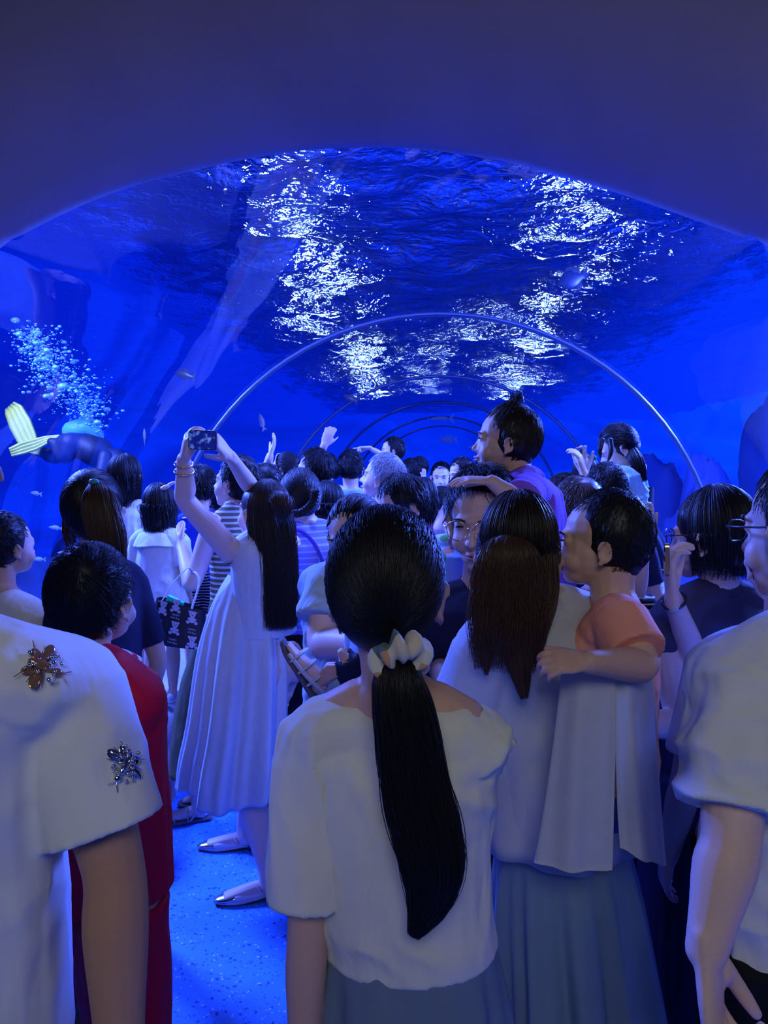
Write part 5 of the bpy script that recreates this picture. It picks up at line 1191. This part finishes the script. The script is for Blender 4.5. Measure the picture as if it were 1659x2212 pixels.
# toddler in the printed shirt
m, nt, b = new_mat('printed_shirt'); L = nt.links; tc = N_(nt, 'ShaderNodeTexCoord'); vo = N_(nt, 'ShaderNodeTexVoronoi'); vo.inputs['Scale'].default_value = 20; L.new(tc.outputs['Object'], vo.inputs[0])
sc_ = N_(nt, 'ShaderNodeSeparateColor'); L.new(vo.outputs['Color'], sc_.inputs[0]); cr = N_(nt, 'ShaderNodeValToRGB'); cr.color_ramp.interpolation = 'CONSTANT'; L.new(sc_.outputs[0], cr.inputs[0]); e = cr.color_ramp.elements
e[0].color = (.10, .30, .06, 1); e[1].position = .78; e[1].color = (.04, .22, .22, 1); x_ = cr.color_ramp.elements.new(.3); x_.color = (.65, .20, .08, 1); x_ = cr.color_ramp.elements.new(.5); x_.color = (.38, .55, .66, 1)
lt = N_(nt, 'ShaderNodeMath', operation='LESS_THAN'); lt.inputs[1].default_value = .42; L.new(vo.outputs['Distance'], lt.inputs[0])
mx = N_(nt, 'ShaderNodeMix', data_type='RGBA'); L.new(lt.outputs[0], mx.inputs['Factor']); mx.inputs['A'].default_value = (.36, .52, .64, 1); L.new(cr.outputs[0], mx.inputs['B']); L.new(mx.outputs['Result'], b.inputs['Base Color']); b.inputs['Roughness'].default_value = .85; PRINT = m
pz = W(1030, 1095, 2.45)[2]
pt = person('toddler in a pale blue shirt printed with green and orange shapes', (1016, 1098), 2.35, hh=.17, child=1, yaw=-30, hyaw=-20, z0=pz+.09-.86, zsh=W(0, 1176, 2.4)[2], lod=1, face=False, build=1.25, lean=(.10, 0), shw=1.25, top=dict(mat=PRINT, sleeve=.7, ease=.022, hem=-.1, se=1.5), bottom=dict(kind='shorts', mat=NAVY),
       legs=dict(L=dict(foot=W(960, 1420, 2.5), knee=W(950, 1350, 2.5), std=0), R=dict(foot=W(1000, 1420, 2.5), knee=W(990, 1350, 2.5), std=0)),
       arms=dict(L=dict(sh=W(972, 1205, 2.35), elbow=W(952, 1260, 2.3), hand=W(958, 1310, 2.2), hs=.6)), hair=('short', dict(n=1000)))
band(pt['root'], 'bracelet', W(956, 1290, 2.24), V(0, 0, 1), .022, .002, SILV)

# --- man with glasses, child on his shoulders
x = person('man with round glasses facing the camera, toddler on his shoulders', (1040, 1126), 1.95, hh=.242, yaw=172, hyaw=163, hpitch=-12, lod=2, skin=SKIN, zsh=1.235, build=1.12, shw=1.02,
           top=dict(mat=NAVY, sleeve=.85, ease=.024, nd=.0), bottom=dict(kind='trousers', mat=BLACK), shoes=SH2, hair=('short', dict(n=3600, ln=.065, r=.0008, lift=.14, thick=1.03, fr=.075, spiky=.15)), gl=(GOLD, False),
           arms=dict(L=dict(hand=W(1150, 1290, 1.80), elbow=W(1200, 1440, 1.95)), R=dict(hand=W(960, 1480, 1.8), elbow=W(955, 1440, 1.95))))
yt = W(1091, 956, 2.05)[2]
y = person('toddler in a purple tee riding on the shoulders of a man', (1091, 956), 2.05, hh=.190, child=1, yaw=72, hyaw=84, hpitch=3, z0=yt+.095-.98, zsh=W(0, 1046, 2.05)[2], lod=2, skin=SKIN, lean=(-.12, 0), build=1.2,
           top=dict(mat=PURP, sleeve=.8, ease=.022, hem=-.15, se=1.5, nd=-.014, skipr=.02, skipz=0, fold=.007, fsc=(.08, .08, .16)), bottom=dict(kind='shorts', mat=PURP),
           legs=dict(L=dict(foot=W(1080, 1380, 1.80), knee=W(1090, 1235, 1.80), std=0), R=dict(foot=W(1150, 1390, 2.25), knee=W(1120, 1250, 2.3), std=0)),
           arms=dict(L=dict(sh=W(1146, 1062, 1.96), elbow=W(1118, 1082, 1.84), hand=W(1062, 1040, 1.83), hdir=W(1008, 1036, 1.83)-W(1062, 1040, 1.83), palm=-UP+FW*.3, curl=14, thumb=30, hs=.66, r=1.15, flip=1), R=dict(hand=W(1075, 1078, 2.25), elbow=W(1120, 1080, 2.3))),
           hair=('short', dict(n=3000, ln=.045, r=.0008, bowl=True, tuft=True, lift=.05, mat=HAIRD)))

# --- right-hand cluster
dd = person('girl in a navy pinafore over a mint blouse on the right kerb', (1334, 972), 3.6, hh=.212, yaw=82, hyaw=88, hpitch=-30, z0=.5, lod=1, skin=SKIN2, zsh=W(0, 1028, 3.6)[2], lean=(-.10, 0), build=.85, shw=.8,
            top=dict(name='blouse', mat=MINT, sleeve=.85, ease=.018, se=2.7, hem=.1, nd=0, fold=.010, fsc=(.05, .05, .035), collar=MINT), shoes=SH1,
            arms=dict(L=dict(sh=W(1346, 1026, 3.5), elbow=W(1292, 1066, 3.4), hand=W(1262, 1022, 3.35), hdir=UP-RT*.3, palm=FW*.3-RT*.5, curl=30), R=dict(elbow=W(1290, 1080, 3.75), hand=W(1262, 1020, 3.55), hdir=UP-RT*.3, palm=-FW, curl=30)),
            hair=('cap', dict(tie=(0, -.11, -.02), n=2200)))
DP = dd['root']
st = []
for x_, y_, w_, dp, fo_ in ((1372, 1052, .088, .07, 0), (1366, 1090, .100, .08, .1), (1362, 1130, .115, .10, .3), (1370, 1180, .150, .13, .7), (1378, 1240, .175, .15, 1.0)):
    c = W(x_, y_, 3.6); st.append((c[0], c[1], c[2], w_, dp, fo_))
put('pinafore', drape(st, 96, 8, .016, seed=2), NAVY, DP)
put('pinafore_strap', chain([list(W(1356, 1068, 3.46))+[.006, .020], list(W(1358, 1024, 3.48))+[.006, .018], list(W(1372, 1012, 3.55))+[.006, .018], list(W(1392, 1060, 3.58))+[.006, .02], list(W(1398, 1090, 3.6))+[.006, .02]], 8, 4), NAVY, DP)
[put('hair_tail', h_, HAIR, DP) for h_ in (tail([(*W(1362, 975, 3.55), .03, .03), (*W(1378, 1000, 3.5), .03, .025), (*W(1393, 1040, 3.5), .010, .010)], n=260, r=.0014), tail([(*W(1318, 950, 3.44), .012, .012), (*W(1320, 975, 3.42), .010, .010), (*W(1312, 1000, 3.42), .003, .003)], n=60, r=.0012), tail([(*W(1300, 950, 3.47), .014, .012), (*W(1296, 970, 3.45), .010, .010), (*W(1298, 990, 3.45), .003, .003)], n=60, r=.0012))]
phone('phone raised in both hands by the girl in the pinafore', W(1250, 985, 3.40), UP, -RT*.5+FW*.86, .075, .036)
band(DP, 'bracelet', W(1272, 1038, 3.36), V(-.3, 0, 1), .028, .003, STEELB)
person('man with cropped dark hair just in front of the pinafore girl', (1306, 1064), 3.2, hh=.225, yaw=10, lod=1, face=False, top=dict(mat=NAVY), bottom=dict(kind='trousers', mat=NAVY), shoes=SH2, hair=('short', dict(n=3500, ln=.02, lift=.06)))
person('person with short streaked brown hair seen from behind, right of the purple toddler', (1243, 1108), 2.7, hh=.225, yaw=15, hyaw=25, lod=1, face=False, top=dict(mat=NAVY), bottom=dict(kind='trousers', mat=BLACK), shoes=SH2, hair=('short', dict(n=3600, ln=.07, thick=1.04, mat=HAIRB, bowl=True, r=.0009)))
person('dark-haired person tilting the head, behind the brown-haired one', (1207, 1082), 3.4, hh=.22, yaw=20, hroll=18, lod=1, face=False, top=dict(mat=GREYC), bottom=dict(kind='trousers', mat=BLACK), shoes=SH2, hair=('short', dict(n=3000, ln=.06, thick=1.02)))
hb = person('small figure with dark hair and a green bow beyond the raised phone', (1262, 1024), 4.8, hh=.2, yaw=20, lod=0, child=1, face=False, top=dict(mat=SKYB), bottom=dict(kind='shorts', mat=NAVY), shoes=SH1, hair=('down', dict(zend=W(0, 1045, 4.8)[2], n=1500, wave=.015)))
put('hair_bow', joinvf(ell(W(1262, 984, 4.7), (.04, .015, .02), Ry(.5)), ell(W(1276, 990, 4.7), (.04, .015, .02), Ry(-.2))), cloth('green_bow', (.05, .15, .05)), hb['root'])
ii = person('person in a black striped tee hidden behind the boy in orange', (1292, 1175), 2.2, hh=.21, yaw=12, lod=1, skin=SKIN2, face=False, top=dict(mat=BSTR, sleeve=.8), bottom=dict(kind='trousers', mat=BLACK), shoes=SH2,
            arms=dict(R=dict(elbow=W(1370, 1290, 2.2), hand=W(1388, 1172, 2.1), hdir=UP, palm=-FW*.6-RT*.6, curl=35)), hair=('short', dict(n=1800)))
phone('pale phone held upright behind the head of the boy in orange', W(1394, 1108, 2.05), RT*.5+FW*.85, UP, .066, .060, case=SHOEW)
person('person with a pale collar glimpsed between the short-haired woman and the man at right', (1690, 1215), 1.60, hh=.200, yaw=0, lod=1, skin=SKIN2, face=False, top=dict(mat=WHT, sleeve=.8), bottom=dict(kind='trousers', mat=BLACK), shoes=SH2, hair=('short', dict(n=1500)))

# --- woman with the black bob
bw = person('woman with a short black bob and glasses in a charcoal sleeveless top, filming', (1533, 1160), 2.0, hh=.228, yaw=25, hyaw=52, hpitch=-6, lod=2, skin=SKIN2, zsh=1.24, build=1.0, shw=.98,
            top=dict(name='vest', mat=CHAR, sleeve=.12, hem=.0, ease=.020, se=1.2, nd=.0, box=.7, fold=.008), bottom=dict(kind='trousers', mat=NAVY, ease=.03, wide=1.2), shoes=SH2,
            arms=dict(L=dict(sh=W(1440, 1362, 1.92), elbow=W(1466, 1560, 1.92), hand=W(1372, 1572, 1.80), r=1.1), R=dict(sh=W(1560, 1340, 2.05), elbow=W(1500, 1420, 1.9), hand=W(1453, 1290, 1.78), hdir=UP-RT*.1, palm=RT*.9-FW*.2, curl=38, thumb=25, r=.95)),
            hair=('short', dict(n=4200, ln=.085, r=.0009, thick=1.08, bowl=True, lift=.07)), gl=(STEELB, False))
put('hair_nape', hair_down(bw['HF'], 1.03, W(0, 1236, 1.95)[2], n=1600, r=.0010, phi=118, wave=.004, taper=.80, vary=.02), HAIR, bw['root'])
band(bw['root'], 'bracelet', W(1456, 1297, 1.785), W(1453, 1290, 1.78)-W(1500, 1420, 1.9), .028, .004, STEELB)
band(bw['root'], 'ring', W(1437, 1232, 1.77), V(.1, 0, 1), .010, .0018, GOLD)
phone('phone with a gold edge held up by the woman with the black bob', W(1441, 1208, 1.74), RT*.35+FW*.93, UP, .072, .075, case=GOLD)
# ============================================================ life in the tank
ROCKB = plain('tank_rock', (.03, .07, .30), .9, bump=.8, scale=5)
def rock(label, c, r, seed, mat=ROCKB):
    v, f = ell((0, 0, 0), (1, 1, 1), None, 56, 36); n = vnoise(v*1.6+seed)*.30+vnoise(v*4+seed)*.12+np.abs(vnoise(v*8+seed))*.08
    v = v*(1+n)[:, None]*np.array(r)+np.array(c)
    return put('rock', (v, f), mat, None, base=c, label=label, category='rock')
def gnd(px, d, z): p = W(px, 1010, d); return (p[0], p[1], z)
rock('tall blue rock seen through the glass right of the nearest joint ring', gnd(1530, 7.8, .2), (.5, .5, 1.25), 3)
rock('broad rock mass in the water at the far right edge', gnd(1740, 9.5, .4), (.8, .8, 2.0), 8)
rock('flat-topped rock behind the girl in the pinafore', gnd(1430, 9.6, .3), (.5, .5, 1.3), 12)
rock('dark rock heap low in the water at the far left', gnd(20, 8.2, -.4), (.9, .8, 1.0), 17, plain('tank_rock_dark', (.02, .05, .20), .9, bump=.8, scale=5))
rock('rounded rock beneath the diver', gnd(250, 10.2, -.2), (.8, .8, 1.0), 21, plain('tank_rock_dark', (.02, .05, .20), .9, bump=.8, scale=5))
def fish(label, px, py, d, ln, yaw, col, pitch=0, roll=0, tall=.36, stripes=False, group=None):
    c = W(px, py, d); R = Rz(D(yaw)) @ Rx(D(pitch)) @ Ry(D(roll)); s = ln
    M_ = plain('fish_%s_%s' % ('%.2f_%.2f_%.2f' % col, ''), col, .35, spec=.6, scale=20)
    b = chain([(0, .5*s, 0, .02*s, .03*s), (0, .40*s, 0, .06*s, tall*.26*s), (0, .2*s, .0, .085*s, tall*.48*s), (0, -.05*s, 0, .075*s, tall*.46*s), (0, -.28*s, 0, .04*s, tall*.22*s), (0, -.36*s, 0, .02*s, tall*.16*s)], 16, 4, ref=V(0, 0, 1))
    t = empty('fish', c, label, 'fish', group)
    put('body', xf(b, R, c), M_, t)
    def fin(pts, name):
        p = np.array(pts, float)*s; n = len(p); th = V(.006*s, 0, 0); v = np.vstack([p-th, p+th]); f = [tuple(range(n))[::-1], tuple(range(n, 2*n))]+[(i, (i+1) % n, n+(i+1) % n, n+i) for i in range(n)]
        put(name, xf((v, f), R, c), M_, t, smooth=False)
    fin([(0, -.34, .05), (0, -.40, .12), (0, -.54, .22), (0, -.47, .02), (0, -.54, -.20), (0, -.40, -.10), (0, -.34, -.05)], 'tail_fin')
    fin([(0, .22, tall*.40), (0, .10, tall*.66), (0, -.10, tall*.62), (0, -.26, tall*.40), (0, -.25, tall*.18), (0, .15, tall*.35)], 'dorsal_fin')
    fin([(0, .0, -tall*.40), (0, -.10, -tall*.62), (0, -.22, -tall*.42), (0, -.24, -tall*.2)], 'anal_fin')
    for sx in (-1, 1): put('eye', xf(ell((sx*.055*s, .38*s, .03*s), (.012*s, .02*s, .02*s)), R, c), EYE, t)
DK = (.02, .03, .07); PB = (.35, .50, .62); YB = (.40, .42, .20)
fish('dark stout fish in open water left of the raised phone', 400, 810, 7.5, .26, 70, DK, 15)
fish('dark fish hanging head down among the bubbles', 124, 842, 6.3, .22, 60, (.05, .04, .12), -75)
fish('dark rounded fish high in the water at the upper right', 1238, 603, 7.0, .30, 100, DK, -20, tall=.6)
fish('small brown fish above the ring left of centre', 757, 861, 9.5, .22, 70, (.12, .10, .10), 25)
fish('small pale brown fish above the woman with the headband', 566, 912, 8.5, .20, 60, (.35, .28, .25), 70)
fish('pale striped fish in the far middle of the tunnel', 968, 950, 15.0, .36, 85, PB)
fish('silvery long fish above the far middle', 952, 905, 16.0, .55, 88, PB, tall=.15)
fish('little fish swimming up behind the girl with black hair', 312, 944, 7.2, .16, 20, YB, 80)
fish('faint fish left of the purple toddler', 1030, 966, 14.0, .30, 80, PB)
for i, (px, py) in enumerate(((78, 1066), (120, 1140), (140, 1195), (84, 1208), (200, 1000))):
    fish('small silver fish at the left, ' + ('highest of the group', 'above the ear of the boy', 'lowest of the group', 'nearest the boy in the corner', 'just under the diver')[i], px, py, 7.4, .13, 80+i*20, PB, 8, tall=.3, group='small fish at the left')
# diver
dv = 6.6; YEL = plain('fin_yellow', (.80, .85, .16), .45, bump=.1); SUIT = plain('wetsuit', (.01, .015, .04), .6); TANKB = plain('tank_blue', (.10, .45, .80), .35)
dq = lambda x, y, k=0: W(x, y, dv+k)
D_ = empty('diver', dq(170, 965), 'scuba diver with yellow fins swimming under a cloud of bubbles at the left', 'diver')
bd = fuse([chain([list(dq(150, 958))+[.13, .11], list(dq(180, 962))+[.15, .13], list(dq(212, 978))+[.17, .14], list(dq(232, 990))+[.10, .10]], 16, 4),
           ell(dq(252, 1000), (.11, .12, .13)), chain([list(dq(228, 985, -.2))+[.06], list(dq(215, 1025, -.25))+[.05], list(dq(180, 1045, -.2))+[.04]], 12, 4), chain([list(dq(228, 985, .2))+[.06], list(dq(250, 1025, .25))+[.05], list(dq(225, 1050, .2))+[.04]], 12, 4),
           chain([list(dq(152, 958, -.1))+[.10], list(dq(140, 985, -.1))+[.075], list(dq(122, 965, -.05))+[.05], list(dq(112, 955, -.05))+[.045]], 12, 4), chain([list(dq(152, 955, .12))+[.10], list(dq(120, 985, .15))+[.075], list(dq(95, 978, .15))+[.055], list(dq(82, 975, .15))+[.045]], 12, 4)], .018, 3)
put('wetsuit', (bd[0], bd[1]), SUIT, D_)
put('air_cylinder', chain([list(dq(158, 932))+[.095], list(dq(190, 926))+[.098], list(dq(210, 940))+[.06]], 16, 4), TANKB, D_)
put('valve', chain([list(dq(208, 934))+[.03], list(dq(220, 944))+[.022]], 8, 2), SILV, D_)
def fin_blade(P_, row, name='fin'):
    st = []
    for (a, b, w) in row: st.append((a, b, w))
    vs = []; 
    for k, (x, y, w) in enumerate(row):
        x2, y2, _ = row[min(k+1, len(row)-1)]; x1, y1, _ = row[max(k-1, 0)]; d = V(x2-x1, y2-y1, 0); d = nrm(d); px_, py_ = -d[1]*w, d[0]*w
        for j, u in enumerate(np.linspace(-1, 1, 13)):
            rib = .030*(abs(math.sin(u*PI*2.0)))*(k/len(row)); vs.append(dq(x+px_*u, y+py_*u, -.02-rib)); 
    n = 13; m_ = len(row); v = np.array(vs); v = np.vstack([v, v+FW*.02]); f = []; N = n*m_
    for i in range(m_-1):
        for j_ in range(n-1): k = i*n+j_; f.append((k, k+1, k+n+1, k+n)); f.append((N+k, N+k+n, N+k+n+1, N+k+1))
        for k in (i*n, i*n+n-1): f.append((k, k+n, N+k+n, N+k))
    for j_ in range(n-1):
        for k in (j_, (m_-1)*n+j_): f.append((k, N+k, N+k+1, k+1))
    put(name, (v, f), YEL, P_)
fin_blade(D_, [(84, 974, 9), (70, 968, 15), (56, 945, 22), (42, 915, 24), (28, 885, 20), (20, 876, 13)])
fin_blade(D_, [(143, 945, 6), (125, 946, 7), (100, 950, 9), (75, 960, 13), (48, 968, 14), (22, 977, 10)])
# bubbles
BUB = plain('bubble', (.20, .50, .85), .12, metal=.2, spec=1.0); bv = MB(); rb_ = random.Random(4)
path = [(205, 915, 28), (180, 870, 48), (140, 830, 58), (110, 790, 62), (85, 760, 50), (60, 715, 30)]
for i in range(1500):
    k = rb_.random()*(len(path)-1); a = int(k); t = k-a; x = path[a][0]*(1-t)+path[a+1][0]*t; y_ = path[a][1]*(1-t)+path[a+1][1]*t; w_ = path[a][2]*(1-t)+path[a+1][2]*t
    x += rb_.gauss(0, .55)*w_; y_ += rb_.gauss(0, .4)*w_; r = .004+.012*rb_.random()**3+(.028*rb_.random() if rb_.random() < .05 else 0)
    bv.add(ell(W(x, y_, 6.4+rb_.uniform(-.4, .5)), (r*1.25, r, r*.8), None, 8, 6))
put('bubble_cloud', (bv.verts(), bv.f), BUB, None, base=W(130, 830, 6.4), label='rising cloud of air bubbles above the diver', category='bubbles', kind='stuff')
l = bpy.data.lights.new('diver_fill_light', 'SPOT'); l.energy = 170; l.color = (.75, .95, 1); l.spot_size = 1.0; l.shadow_soft_size = .1  # added whitish spot, out of view, so the yellow fins keep their colour
o = bpy.data.objects.new('diver_fill_light', l); COL.objects.link(o); o.location = (-4.0, 4.9, 3.5); o.rotation_euler = (Vector(W(120, 880, 6.5))-Vector((-4.0, 4.9, 3.5))).to_track_quat('-Z', 'Y').to_euler()
# coral at the foot of the right-hand glass
CO = plain('coral_blue', (.06, .35, .60), .7); cb = []
for i in range(40):
    b_ = W(1412+rb_.uniform(-12, 14), 1330+rb_.uniform(-30, 20), 4.6+rb_.uniform(-.2, .3)); t_ = b_+V(rb_.uniform(-.06, .06), rb_.uniform(-.05, .05), rb_.uniform(.05, .14)); cb.append(chain([list(b_-V(0, 0, .25))+[.016], list(b_)+[.014], list((b_+t_)/2+V(.01, 0, 0))+[.011], list(t_)+[.007]], 8, 3))
put('coral', joinvf(*cb, ell(W(1412, 1400, 4.7), (.18, .18, .2))), CO, None, base=W(1412, 1400, 4.7), label='branching blue coral low behind the glass, right of the boy in orange', category='coral')
